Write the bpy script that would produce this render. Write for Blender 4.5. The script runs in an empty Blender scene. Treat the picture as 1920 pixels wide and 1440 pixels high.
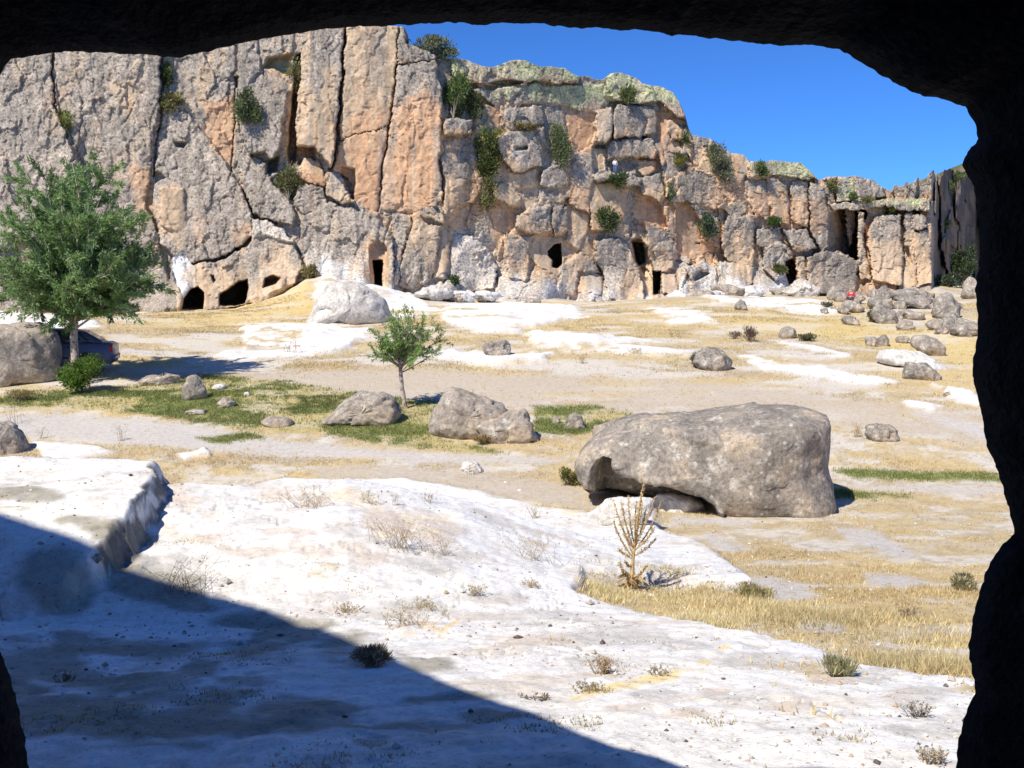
import bpy, math, random
import numpy as np
from mathutils import Vector
sc = bpy.context.scene
COL = sc.collection
R = math.radians
rng = np.random.default_rng(7)

# ------------------------------------------------------------------ camera
F = 1850.0                       # focal length in photo pixels (photo is 1920 wide)
HZ = 560.0                       # row of the horizon in the photo
PITCH = math.atan((720 - HZ) / F)
cam_d = bpy.data.cameras.new('camera')
cam = bpy.data.objects.new('camera', cam_d); COL.objects.link(cam)
cam_d.sensor_width = 36; cam_d.lens = F / 1920 * 36
cam_d.clip_start = 0.05; cam_d.clip_end = 3000
cam.location = (0, 0, 0); cam.rotation_euler = (R(90) - PITCH, 0, 0)
sc.camera = cam

# ------------------------------------------------------------------ sky, sun, exposure
SUN_AZ, SUN_EL = 39.0, 49.0      # degrees to the camera's left of straight behind; height
to_sun = Vector((-math.sin(R(SUN_AZ)) * math.cos(R(SUN_EL)), -math.cos(R(SUN_AZ)) * math.cos(R(SUN_EL)), math.sin(R(SUN_EL))))
w = bpy.data.worlds.new('World'); sc.world = w; w.use_nodes = True
nt = w.node_tree; nt.nodes.clear()
o_ = nt.nodes.new('ShaderNodeOutputWorld'); bg = nt.nodes.new('ShaderNodeBackground')
sky = nt.nodes.new('ShaderNodeTexSky'); sky.sky_type = 'NISHITA'; sky.sun_disc = False
sky.sun_elevation = R(SUN_EL)
sky.sun_rotation = math.atan2(to_sun.x, to_sun.y)
sky.altitude = 1000; sky.air_density = 0.6; sky.dust_density = 0.0; sky.ozone_density = 6.0
tint = nt.nodes.new('ShaderNodeMix'); tint.data_type = 'RGBA'; tint.blend_type = 'MULTIPLY'
tint.inputs[0].default_value = 1.0; tint.inputs[7].default_value = (0.40, 0.76, 1.15, 1)
nt.links.new(sky.outputs[0], tint.inputs[6]); nt.links.new(tint.outputs[2], bg.inputs[0])
bg.inputs[1].default_value = 0.137
nt.links.new(bg.outputs[0], o_.inputs[0])
sd = bpy.data.lights.new('sun', 'SUN'); sd.energy = 5.0; sd.angle = R(0.5); sd.color = (1.0, 0.935, 0.83)
so = bpy.data.objects.new('sun', sd); COL.objects.link(so)
so.rotation_euler = to_sun.to_track_quat('Z', 'Y').to_euler(); so.location = (-20, -20, 30)
sc.view_settings.view_transform = 'Standard'; sc.view_settings.look = 'None'
sc.view_settings.exposure = 0.32; sc.view_settings.gamma = 1.0; sc.view_settings.use_curve_mapping = False

# ------------------------------------------------------------------ projection helpers
cp, sp_ = math.cos(PITCH), math.sin(PITCH)
def ray(px, py):
    """direction with y = 1 through a photo pixel (arrays welcome)"""
    x = (np.asarray(px, float) - 960) / F; y = (720 - np.asarray(py, float)) / F
    dx = x; dy = cp + y * sp_; dz = -sp_ + y * cp
    return dx / dy, dz / dy
def at(px, py, Y):
    a, b = ray(px, py)
    return np.array([a * Y, Y, b * Y])
def proj(X, Y, Z):
    d = Y * cp - Z * sp_; u = Y * sp_ + Z * cp
    return 960 + F * X / d, 720 - F * u / d

# ------------------------------------------------------------------ numpy noise
_P = rng.permutation(256).astype(np.int64); _P = np.concatenate([_P, _P, _P])
_V = rng.uniform(-1, 1, 256)
def vnoise(x, y, z=0.0):
    x, y, z = np.broadcast_arrays(np.asarray(x, float), np.asarray(y, float), np.asarray(z, float))
    xi = np.floor(x).astype(np.int64); yi = np.floor(y).astype(np.int64); zi = np.floor(z).astype(np.int64)
    fx = x - xi; fy = y - yi; fz = z - zi
    fx = fx * fx * fx * (fx * (fx * 6 - 15) + 10); fy = fy * fy * fy * (fy * (fy * 6 - 15) + 10); fz = fz * fz * (3 - 2 * fz)
    def h(i, j, k): return _V[_P[_P[_P[(xi + i) & 255] + ((yi + j) & 255)] + ((zi + k) & 255)]]
    a = h(0,0,0) * (1-fx) + h(1,0,0) * fx; b = h(0,1,0) * (1-fx) + h(1,1,0) * fx
    c = h(0,0,1) * (1-fx) + h(1,0,1) * fx; d = h(0,1,1) * (1-fx) + h(1,1,1) * fx
    return (a * (1-fy) + b * fy) * (1-fz) + (c * (1-fy) + d * fy) * fz
def fbm(x, y, z=0.0, octv=4, gain=0.5):
    s = 0; a = 1.0; t = 0
    for i in range(octv):
        s = s + a * vnoise(x * 2.03**i + 17.3 * i, y * 2.03**i + 5.1 * i, np.asarray(z) * 2.03**i + 9.7 * i); t += a; a *= gain
    return s / t * 1.6
def worley(x, y, seed=0):
    xi = np.floor(x).astype(np.int64); yi = np.floor(y).astype(np.int64)
    f1 = np.full(x.shape, 9.0); f2 = f1.copy(); cid = np.zeros(x.shape)
    for i in (-1, 0, 1):
        for j in (-1, 0, 1):
            cx, cy = xi + i, yi + j
            k = _P[_P[(cx + seed) & 255] + (cy & 255)]
            ox = cx + 0.5 + 0.46 * _V[k]; oy = cy + 0.5 + 0.46 * _V[(k + 91) & 255]
            d = np.hypot(x - ox, y - oy)
            n = d < f1
            f2 = np.where(n, f1, np.minimum(f2, d)); cid = np.where(n, _V[(k + 37) & 255], cid); f1 = np.where(n, d, f1)
    return f1, f2, cid
def facet(x, y, su, sv, seed, amp, slope):
    """broken planes: every cell its own level and tilt"""
    u, v = x / su, y / sv
    xi = np.floor(u).astype(np.int64); yi = np.floor(v).astype(np.int64); f1 = np.full(u.shape, 9.0); val = np.zeros(u.shape)
    for i in (-1, 0, 1):
        for j in (-1, 0, 1):
            cx, cy = xi + i, yi + j; k = _P[_P[(cx + seed) & 255] + (cy & 255)]
            dx = u - (cx + .5 + .46 * _V[k]); dy = v - (cy + .5 + .46 * _V[(k + 91) & 255]); d = np.abs(dx) + np.abs(dy) * .8 + .3 * np.hypot(dx, dy)
            n = d < f1; val = np.where(n, amp * _V[(k + 37) & 255] + slope * (_V[(k + 53) & 255] * dx * su + _V[(k + 71) & 255] * dy * sv), val); f1 = np.where(n, d, f1)
    return val
def sstep(a, b, x):
    t = np.clip((x - a) / (b - a), 0, 1); return t * t * (3 - 2 * t)
def poly_sd(px, py, pts):
    """signed distance to a polygon, positive inside"""
    pts = np.asarray(pts, float); n = len(pts)
    d2 = np.full(px.shape, 1e18); ins = np.zeros(px.shape, bool)
    for i in range(n):
        ax, ay = pts[i]; bx, by = pts[(i + 1) % n]
        ex, ey = bx - ax, by - ay; L = ex * ex + ey * ey + 1e-12
        t = np.clip(((px - ax) * ex + (py - ay) * ey) / L, 0, 1)
        d2 = np.minimum(d2, (px - ax - t * ex)**2 + (py - ay - t * ey)**2)
        c = (ay > py) != (by > py)
        ins ^= c & (px < (bx - ax) * (py - ay) / (by - ay + 1e-12) + ax)
    d = np.sqrt(d2); return np.where(ins, d, -d)
def dense_poly(pts, step=4.0, closed=True):
    out = []; n = len(pts)
    for i in range(n if closed else n - 1):
        a = np.array(pts[i], float); b = np.array(pts[(i + 1) % n], float)
        k = max(1, int(np.hypot(*(b - a)) / step))
        for j in range(k): out.append(a + (b - a) * j / k)
    if not closed: out.append(np.array(pts[-1], float))
    return np.array(out)

# ------------------------------------------------------------------ mesh and tag helpers
def mesh_np(name, verts, faces, mat=None, col=None, smooth=True, parent=None, mats=None, midx=None):
    verts = np.asarray(verts, np.float32); faces = np.asarray(faces, np.int32)
    me = bpy.data.meshes.new(name)
    nv, nf, k = len(verts), len(faces), faces.shape[1]
    me.vertices.add(nv); me.vertices.foreach_set('co', verts.ravel())
    me.loops.add(nf * k); me.loops.foreach_set('vertex_index', faces.ravel())
    me.polygons.add(nf); me.polygons.foreach_set('loop_start', np.arange(0, nf * k, k, dtype=np.int32))
    me.polygons.foreach_set('use_smooth', np.full(nf, smooth, bool))
    me.update(calc_edges=True)
    if col is not None:
        at_ = me.color_attributes.new('col', 'FLOAT_COLOR', 'POINT')
        c4 = np.ones((nv, 4), np.float32); c4[:, :np.shape(col)[1]] = col
        at_.data.foreach_set('color', c4.ravel())
    for m in (mats or ([mat] if mat else [])): me.materials.append(m)
    if midx is not None: me.polygons.foreach_set('material_index', np.asarray(midx, np.int32))
    ob = bpy.data.objects.new(name, me); COL.objects.link(ob)
    if parent is not None: ob.parent = parent
    return ob
def tag(o, label=None, cat=None, group=None, kind=None):
    if label: o['label'] = label
    if cat: o['category'] = cat
    if group: o['group'] = group
    if kind: o['kind'] = kind
    return o
def empty(name, loc, label, cat, group=None, rz=0):
    o = bpy.data.objects.new(name, None); COL.objects.link(o); o.location = loc; o.rotation_euler = (0, 0, rz)
    o.empty_display_size = 0.2
    return tag(o, label, cat, group)
def grid_faces(nr, nc):
    i = np.arange(nr - 1)[:, None] * nc + np.arange(nc - 1)[None, :]
    return np.stack([i, i + 1, i + nc + 1, i + nc], -1).reshape(-1, 4)
class MB:
    """collects simple shapes into one mesh"""
    def __init__(s): s.v = []; s.f = []; s.n = 0
    def add(s, v, f):
        v = np.asarray(v, float); f = np.asarray(f, int)
        if f.shape[1] == 3: f = np.concatenate([f, f[:, 2:3]], 1)
        s.v.append(v); s.f.append(f + s.n); s.n += len(v)
    def tube(s, pts, rad, k=6):
        pts = np.asarray(pts, float); n = len(pts); rad = np.broadcast_to(rad, (n,))
        tan = np.gradient(pts, axis=0); tan /= np.linalg.norm(tan, axis=1)[:, None] + 1e-9
        ref = np.array([0.31, 0.87, 0.38]) if abs(tan[0][2]) > .6 else np.array([0, 0, 1.0])
        u = np.cross(tan, ref); u /= np.linalg.norm(u, axis=1)[:, None] + 1e-9; v = np.cross(tan, u)
        a = np.arange(k) * 2 * np.pi / k
        ring = pts[:, None] + (u[:, None] * np.cos(a)[None, :, None] + v[:, None] * np.sin(a)[None, :, None]) * rad[:, None, None]
        f = []
        for i in range(n - 1):
            for j in range(k): f.append((i*k + j, i*k + (j+1) % k, (i+1)*k + (j+1) % k, (i+1)*k + j))
        V = ring.reshape(-1, 3)
        V = np.concatenate([V, pts[:1], pts[-1:]]); m = n * k
        for j in range(k): f.append((m, (j+1) % k, j, j)); f.append((m+1, (n-1)*k + j, (n-1)*k + (j+1) % k, (n-1)*k + (j+1) % k))
        s.add(V, f)
    def box(s, c, h, rot=None):
        c = np.asarray(c, float); h = np.asarray(h, float)
        v = np.array([(x, y, z) for x in (-1, 1) for y in (-1, 1) for z in (-1, 1)], float) * h
        if rot is not None: v = v @ np.asarray(rot).T
        s.add(v + c, [(0,1,3,2),(4,6,7,5),(0,4,5,1),(2,3,7,6),(0,2,6,4),(1,5,7,3)])
    def build(s, name, mat, parent=None, col=None, smooth=True):
        V = np.concatenate(s.v); Fc = np.concatenate(s.f)
        me = bpy.data.meshes.new(name)
        fl = [tuple(dict.fromkeys(map(int, f))) for f in Fc]
        me.from_pydata([tuple(p) for p in V], [], fl); me.update()
        me.polygons.foreach_set('use_smooth', np.full(len(me.polygons), smooth, bool))
        if mat: me.materials.append(mat)
        ob = bpy.data.objects.new(name, me); COL.objects.link(ob)
        if parent is not None: ob.parent = parent
        return ob
# ------------------------------------------------------------------ materials
def new_mat(name):
    m = bpy.data.materials.new(name); m.use_nodes = True
    b = m.node_tree.nodes['Principled BSDF']; b.inputs['Roughness'].default_value = 0.9
    b.inputs['Specular IOR Level'].default_value = 0.15
    return m, m.node_tree, b
def plain(name, c, rough=0.8, metal=0.0, spec=0.3):
    m, t, b = new_mat(name); b.inputs['Base Color'].default_value = (*c, 1); b.inputs['Roughness'].default_value = rough
    b.inputs['Metallic'].default_value = metal; b.inputs['Specular IOR Level'].default_value = spec
    return m
def n_noise(t, vec, scale, detail=4, rough=0.6):
    n = t.nodes.new('ShaderNodeTexNoise'); n.inputs['Scale'].default_value = scale; n.inputs['Detail'].default_value = detail
    n.inputs['Roughness'].default_value = rough; t.links.new(vec, n.inputs['Vector']); return n.outputs['Fac']
def n_ramp(t, fac, stops):
    r = t.nodes.new('ShaderNodeValToRGB'); e = r.color_ramp.elements
    while len(e) < len(stops): e.new(0.5)
    for k, (p, c) in enumerate(stops): e[k].position = p; e[k].color = (*c, 1) if len(c) == 3 else c
    t.links.new(fac, r.inputs[0]); return r.outputs[0]
def n_mix(t, fac, a, b, mode='MIX'):
    m = t.nodes.new('ShaderNodeMix'); m.data_type = 'RGBA'; m.blend_type = mode
    for s, v in ((0, fac), (6, a), (7, b)):
        if hasattr(v, 'is_linked') or hasattr(v, 'links'): t.links.new(v, m.inputs[s])
        elif s == 0: m.inputs[0].default_value = v
        else: m.inputs[s].default_value = (*v, 1)
    return m.outputs[2]
def n_bump(t, b, h, strength, dist, prev=None):
    n = t.nodes.new('ShaderNodeBump'); n.inputs['Strength'].default_value = strength; n.inputs['Distance'].default_value = dist
    t.links.new(h, n.inputs['Height'])
    if prev is not None: t.links.new(prev, n.inputs['Normal'])
    t.links.new(n.outputs[0], b.inputs['Normal']); return n.outputs[0]
def n_attr(t):
    a = t.nodes.new('ShaderNodeAttribute'); a.attribute_name = 'col'; return a.outputs['Color']
def n_obj(t):
    return t.nodes.new('ShaderNodeTexCoord').outputs['Object']
g3 = lambda v: (v, v, v)

# ground: albedo from the mesh, grain and grit from noise
M_ground, t, b = new_mat('ground')
v = n_obj(t); a = n_attr(t)
f1 = n_ramp(t, n_noise(t, v, 9, 6, .7), [(.3, g3(.78)), (.5, g3(1.0)), (.72, g3(1.12))])
f2 = n_ramp(t, n_noise(t, v, 45, 3, .6), [(.28, g3(.62)), (.42, g3(1.0)), (.75, g3(1.08))])
f0 = n_ramp(t, n_noise(t, v, 15, 6, .72), [(.32, (.76,.73,.68)), (.44, g3(1.0)), (.72, g3(1.04))])
c = n_mix(t, 1.0, n_mix(t, 1.0, n_mix(t, 1.0, a, f1, 'MULTIPLY'), f2, 'MULTIPLY'), f0, 'MULTIPLY')
t.links.new(c, b.inputs['Base Color'])
p = n_bump(t, b, n_noise(t, v, 7, 6, .7), .45, .028)
n_bump(t, b, n_noise(t, v, 38, 4, .7), .5, .010, p)

# cliff rock: albedo from the mesh, lichen speckle from noise
def rock_mat(name, fixed=None, sc1=1.6, sc2=5.0, dist=.12, contrast=1.0, patches=False):
    m, t, b = new_mat(name)
    v = n_obj(t)
    rough_ = None
    if fixed is None:
        an = t.nodes.new('ShaderNodeAttribute'); an.attribute_name = 'col'; a = an.outputs['Color']; rough_ = an.outputs['Alpha']
    else:
        c0, c1, c2 = fixed
        a = n_ramp(t, n_noise(t, v, sc1 * .55, 5, .6), [(.3, c0), (.5, c1), (.7, c2)])
        if patches:
            a = n_mix(t, n_ramp(t, n_noise(t, v, .9, 6, .7), [(.52, g3(0)), (.62, g3(.75))]), a, (.46, .36, .25))
            a = n_mix(t, n_ramp(t, n_noise(t, v, 3.7, 7, .75), [(.55, g3(0)), (.62, g3(.65))]), a, (.56, .54, .48))
            a = n_mix(t, n_ramp(t, n_noise(t, v, 1.7, 7, .75), [(.34, g3(.85)), (.45, g3(0))]), a, (.17, .155, .14))
            vs = t.nodes.new('ShaderNodeTexVoronoi'); vs.inputs['Scale'].default_value = 4.5; t.links.new(v, vs.inputs['Vector'])
            a = n_mix(t, n_ramp(t, vs.outputs['Distance'], [(.12, g3(.6)), (.2, g3(0))]), a, (.58, .57, .50))
    k = contrast
    f1 = n_ramp(t, n_noise(t, v, sc1, 6, .75), [(.3, g3(1 - .38*k)), (.5, g3(1.0)), (.7, g3(1 + .2*k))])
    f2 = n_ramp(t, n_noise(t, v, sc2, 4, .8), [(.38, g3(1 - .62*k)), (.48, g3(.93)), (.55, g3(1.02)), (.63, g3(1 + .45*k))])
    vo = t.nodes.new('ShaderNodeTexVoronoi'); vo.inputs['Scale'].default_value = sc2 * .8; t.links.new(v, vo.inputs['Vector'])
    f3 = n_ramp(t, vo.outputs['Distance'], [(.10, g3(1 + .3*k)), (.22, g3(1.0)), (.7, g3(1.0)), (.95, g3(1 - .25*k))])
    q = 1.0 if rough_ is None else rough_
    c = n_mix(t, q, n_mix(t, q, n_mix(t, 1.0, a, f1, 'MULTIPLY'), f2, 'MULTIPLY'), f3, 'MULTIPLY')
    t.links.new(c, b.inputs['Base Color'])
    p = n_bump(t, b, n_noise(t, v, sc1, 6, .75), .55, dist * .7)
    n_bump(t, b, n_noise(t, v, sc2, 5, .75), .8, dist * .35, p)
    if rough_ is not None:
        for nd in t.nodes:
            if nd.type == 'BUMP':
                mu = t.nodes.new('ShaderNodeMath'); mu.operation = 'MULTIPLY'; mu.inputs[1].default_value = nd.inputs['Strength'].default_value
                t.links.new(rough_, mu.inputs[0]); t.links.new(mu.outputs[0], nd.inputs['Strength'])
    return m
M_cliff = rock_mat('cliff_rock', None, 1.7, 6.5, .08, 1.0)
M_grey = rock_mat('grey_boulder', ((.215,.19,.16), (.29,.255,.215), (.385,.33,.27)), 1.6, 13, .07, .6, True)
M_tan = rock_mat('tan_boulder', ((.28,.24,.195), (.355,.305,.25), (.43,.355,.28)), 2.2, 11, .06, .55, True)
M_pale = rock_mat('pale_rock', ((.54,.50,.44), (.64,.61,.56), (.73,.71,.67)), 2.0, 9, .05, .45)
M_mound = rock_mat('mound_rock', ((.44,.40,.35), (.55,.51,.455), (.63,.60,.55)), 2.0, 9, .08, .6)
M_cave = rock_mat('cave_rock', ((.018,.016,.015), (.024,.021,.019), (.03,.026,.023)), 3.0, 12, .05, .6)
# plants
def leaf_mat(name, trans=.35):
    m, t, b = new_mat(name)
    b.inputs['Roughness'].default_value = .55; b.inputs['Specular IOR Level'].default_value = .3
    a = n_attr(t); t.links.new(a, b.inputs['Base Color'])
    tr = t.nodes.new('ShaderNodeBsdfTranslucent'); t.links.new(a, tr.inputs[0])
    mx = t.nodes.new('ShaderNodeMixShader'); mx.inputs[0].default_value = trans
    t.links.new(b.outputs[0], mx.inputs[1]); t.links.new(tr.outputs[0], mx.inputs[2])
    t.links.new(mx.outputs[0], t.nodes['Material Output'].inputs[0]); return m
M_leaf = leaf_mat('leaf', .45)
M_grass = leaf_mat('grass_blade', .3)
M_bark, t, b = new_mat('bark')
v = n_obj(t); t.links.new(n_ramp(t, n_noise(t, v, 14, 5, .7), [(.35, (.07,.055,.045)), (.5, (.20,.16,.125)), (.66, (.36,.30,.25))]), b.inputs['Base Color'])
n_bump(t, b, n_noise(t, v, 22, 4, .7), .8, .02)
M_twig = plain('dry_twig', (.40, .29, .16), .9)
M_twig_dark = plain('dark_twig', (.13, .10, .08), .9)
M_bark_pale, t, b = new_mat('pale_bark')
v = n_obj(t); t.links.new(n_ramp(t, n_noise(t, v, 9, 5, .7), [(.38, (.10,.07,.055)), (.47, (.38,.30,.24)), (.66, (.58,.49,.42))]), b.inputs['Base Color'])
n_bump(t, b, n_noise(t, v, 22, 4, .7), .8, .02)
M_straw_stem, t, b = new_mat('straw_stem')
v = n_obj(t); t.links.new(n_ramp(t, n_noise(t, v, 30, 4, .7), [(.35, (.30,.19,.085)), (.52, (.50,.36,.18)), (.68, (.62,.48,.26))]), b.inputs['Base Color'])
# ------------------------------------------------------------------ ground sheet (fan of rows, finer near the cave)
PROF_Y = [0, 1.8, 3, 4, 5.5, 7, 9, 11, 14, 18, 20, 22.5, 26, 30, 33, 38, 45, 52, 60, 75, 88, 110, 140, 3000]
PROF_Z = [-1.5, -1.62, -1.78, -1.9, -2.2, -2.52, -2.9, -3.22, -3.62, -3.92, -3.9, -3.68, -3.27, -2.78, -2.50, -2.0, -1.38, -.82, -.30, .25, .62, 1.0, 1.2, 1.5]
_yy = np.geomspace(1.0, 3000, 1500); _zz = np.interp(_yy, PROF_Y, PROF_Z)
_k = np.ones(41) / 41; _zs = np.convolve(np.pad(_zz, 20, mode='edge'), _k, mode='valid')
def prof(Y): return np.interp(np.log(Y), np.log(_yy), _zs)
GA = np.concatenate([np.linspace(-3.2, -.70, 40)[:-1], np.linspace(-.70, .68, 800), np.linspace(.68, 3.2, 40)[1:]])
GY = np.concatenate([np.geomspace(1.75, 100, 560), np.geomspace(102, 2500, 24)])
A2, Y2 = np.meshgrid(GA, GY); X2 = A2 * Y2
Z2 = prof(Y2)
pa = np.interp(A2, [-.9, -.35, -.17, -.05, .06, .16], [1, 1, 1, .72, .3, 0]); base0 = Z2.copy()
plat = -2.57 + .035 * np.clip(Y2 - 8, -2, 5) + .03 * fbm(X2 / 2.6, Y2 / 2.6, 88.0, 3)
edge_y = 12.7 + .35 * fbm(X2 / 1.1, 0 * Y2, 83.0, 4)
pm = sstep(5.5, 8.5, Y2) * (1 - sstep(edge_y - .25, edge_y + .55, Y2)) * pa
Z2 = Z2 + np.maximum(plat - Z2, 0) * pm
near = 1 - sstep(100, 160, Y2)
# foot of the cliff climbs where the photo shows its debris apron
PX, PY = proj(X2, Y2, Z2)
WX = PX + 14 * fbm(X2 * .9, Y2 * .9, 1.5, 4) * np.clip(12 / Y2, .95, 1.6) + 4 * fbm(X2 * 5, Y2 * 5, 2.5, 3) * np.clip(8 / Y2, .2, 2)
WY = PY + 9 * fbm(X2 * .9, Y2 * .9, 7.5, 4) * np.clip(12 / Y2, .5, 1.8) + 3 * fbm(X2 * 5, Y2 * 5, 8.5, 3) * np.clip(8 / Y2, .2, 2)
def mask(polys, soft=8, wx=None, wy=None):
    m = np.zeros(X2.shape)
    for pts in polys:
        p = np.asarray(pts); r = (PX > p[:, 0].min() - 60) & (PX < p[:, 0].max() + 60) & (PY > p[:, 1].min() - 60) & (PY < p[:, 1].max() + 60)
        if not r.any(): continue
        d = poly_sd(WX[r], WY[r], pts)
        m[r] = np.maximum(m[r], sstep(-soft, soft, d))
    return m
WHITE_NEAR = [[(-900,860),(0,868),(120,873),(300,912),(312,925),(480,925),(540,908),(600,905),(760,905),(900,925),(1010,955),(1100,968),(1160,935),(1225,950),(1235,1005),(1330,1040),(1400,1085),(1420,1108),(1330,1105),(1230,1098),(1160,1092),(1090,1085),(1085,1115),(1120,1135),(1200,1155),(1300,1185),(1400,1210),(1540,1248),(1640,1280),(1830,1312),(2100,1360),(3000,1900),(3000,3500),(-2500,3500),(-2500,860)]]
WHITE_FAR = [[(60,828),(150,835),(210,850),(150,868),(80,862)],[(330,850),(380,843),(400,855),(350,860)],
 [(450,600),(600,600),(700,612),(645,655),(560,668),(470,670),(405,662),(455,645),(460,622)],
 [(590,540),(650,525),(760,560),(840,590),(700,600),(600,590)],
 [(820,585),(880,560),(940,562),(1060,572),(1105,595),(1050,608),(960,625),(890,625),(840,612)],
 [(980,628),(1060,620),(1160,650),(1290,660),(1310,672),(1220,670),(1100,667),(1010,657)],
 [(800,665),(850,660),(930,672),(1040,664),(1010,685),(900,692),(840,680)],
 [(1195,578),(1330,590),(1340,604),(1260,602)],[(1320,560),(1440,555),(1490,575),(1420,586),(1345,577)],
 [(1440,556),(1520,562),(1590,586),(1530,590),(1470,580)],
 [(1380,672),(1480,672),(1560,690),(1690,712),(1640,718),(1520,713),(1440,697)],
 [(1450,640),(1530,650),(1600,668),(1570,674),(1480,657)],[(1690,748),(1770,765),(1745,775),(1695,762)],
 [(1750,722),(1835,745),(1840,765),(1790,757)],[(-60,570),(100,580),(205,615),(100,622),(-60,610)],
 [(1120,640),(1180,636),(1240,645),(1160,652)]]
GREY_DIRT = [[(-60,775),(180,778),(400,803),(560,828),(800,852),(1060,858),(1010,870),(800,868),(600,858),(400,846),(200,832),(-60,800)],
 [(1600,905),(1880,915),(1880,930),(1600,915)],[(1560,990),(1650,1000),(1720,1045),(1680,1050),(1590,1015)],
 [(1330,1070),(1500,1095),(1550,1120),(1460,1130),(1350,1105)],[(1510,1150),(1600,1160),(1570,1190),(1510,1180)],
 [(1620,1070),(1740,1090),(1700,1110),(1620,1090)],[(1260,965),(1420,975),(1400,990),(1250,985)],[(1310,1000),(1420,1030),(1360,1040)],
 [(1850,830),(1700,770),(1840,795)]]
TAN_DIRT = [[(220,690),(420,690),(600,692),(900,700),(1200,708),(1500,735),(1850,770),(1850,830),(1550,800),(1200,775),(800,758),(640,735),(420,703),(250,715)],
 [(560,870),(900,880),(1080,910),(1120,955),(1010,950),(900,922),(760,902),(600,900)]]
GREEN = [[(90,738),(280,722),(400,708),(500,713),(650,735),(740,750),(830,757),(810,800),(830,822),(950,850),(830,848),(600,812),(450,800),(330,787),(200,768),(-60,758),(-60,742)],
 [(1000,763),(1150,766),(1185,775),(1160,790),(1080,815),(1005,812)],[(1555,880),(1880,892),(1880,905),(1600,898)],[(1560,918),(1720,925),(1720,935),(1560,930)],
 [(380,822),(470,812),(500,822),(430,832)]]
BAND_YELLOW = [[(1430,585),(1580,590),(1840,640),(1840,700),(1700,650),(1560,640),(1430,620),(1340,600)],[(300,560),(560,535),(600,590),(460,600),(280,600)]]
mw1 = mask(WHITE_NEAR, 10); mw2 = mask(WHITE_FAR, 4); mg = mask(GREY_DIRT, 7); mt = mask(TAN_DIRT, 8); mgr = mask(GREEN, 5); mby = mask(BAND_YELLOW, 8)
mw1 = np.maximum(mw1, sstep(-.45, -.6, A2) * (Y2 < 13)); mw1 = np.where(PY < 855, 0, mw1)
# relief
rel = .12 * mw1 + .05 * mw2
rel += .04 * fbm(X2 / 2.3, Y2 / 2.3, .3, 3) * (.5 + mw1) + .007 * fbm(X2 / .6, Y2 / .6, 3.3, 4) * (.5 + mw1)
rid = 1 - np.abs(fbm(X2 / 1.3 + .4 * fbm(X2, Y2, 5.0, 2), Y2 / .9, 6.6, 4))
rel += (.022 * sstep(.6, 1.0, rid) * mw1 * sstep(-.1, .5, fbm(X2 / 2.5, Y2 / 2.5, 77.0, 2))) + 0.008 * sstep(.55, .95, fbm(X2 / .35, Y2 / .3, 12.0, 3)) * mw1
ck = np.abs(fbm(X2 / .9 + .2 * fbm(X2 * 2, Y2 * 2, 5.0, 3), Y2 / .7, 55.0, 3)); ckm = (1 - sstep(.0, .035, ck)) * mw1 * (Y2 < 15) * sstep(.0, .3, fbm(X2 / 1.5, Y2 / 1.5, 57.0, 2))
rel -= .03 * ckm; rel -= .008 * sstep(.5, .8, fbm(X2 / .13, Y2 / .13, 58.0, 3)) * mw1 * (Y2 < 12)
rel += .008 * fbm(X2 * 9, Y2 * 9, 2.2, 3) * (Y2 < 20)
rel += .35 * fbm(X2 / 9, Y2 / 9, 4.4, 3) * sstep(25, 45, Y2)
# low outcrop edges of the far white rock
f_ = fbm(X2 / 3.0, Y2 / 2.0, 14.0, 4)
rel += .13 * mw2 * sstep(-.1, .5, f_)
# near left rock shelf with a broken face towards the camera's right
SH = np.array([(-4.35,12.25),(-4.05,11.2),(-3.78,10.2),(-3.55,9.2),(-3.45,8.6),(-3.6,7.6),(-6,6.6),(-14,6.6),(-14,13.6),(-8.4,13.4),(-6.2,12.9),(-4.9,12.6)])
sdx = X2 + .06 * fbm(X2 * 2.2, Y2 * 2.2, 3.1, 4); sdy = Y2 + .05 * fbm(X2 * 2.2, Y2 * 2.2, 9.1, 4)
rr = (X2 < -2) & (Y2 < 15) & (X2 > -16)
dsh = np.full(X2.shape, -9.0); dsh[rr] = poly_sd(sdx[rr], sdy[rr], SH)
zt = np.interp(Y2, [6.5, 8, 9, 12, 14], [-2.40, -2.20, -2.00, -2.0, -2.06]) + .07 * fbm(X2 / 1.5, Y2 / 1.5, 21.0, 4) + .012 * fbm(X2 * 6, Y2 * 6, 2.0, 3)
dsh = dsh + .025 * fbm(X2 * 7, Y2 * 7, 2.0, 3); shm = sstep(-.05, .13, dsh) * sstep(6.7, 8.6, Y2)
Z0 = Z2 + rel * near
Z2 = np.where(zt > Z0, Z0 + (zt - Z0) * shm, Z0)
# hollow under the big boulder's overhang, mound by the first door, hump on the white ridge
def bump(cx, cy, rx, ry, h, p=1.0):
    global Z2
    d = np.hypot((X2 - cx) / rx, (Y2 - cy) / ry); Z2 += h * np.clip(1 - d * d, 0, 1)**p
hx = at(570, 925, 13.6); bump(hx[0], 13.4, .75, .9, .20)
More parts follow.
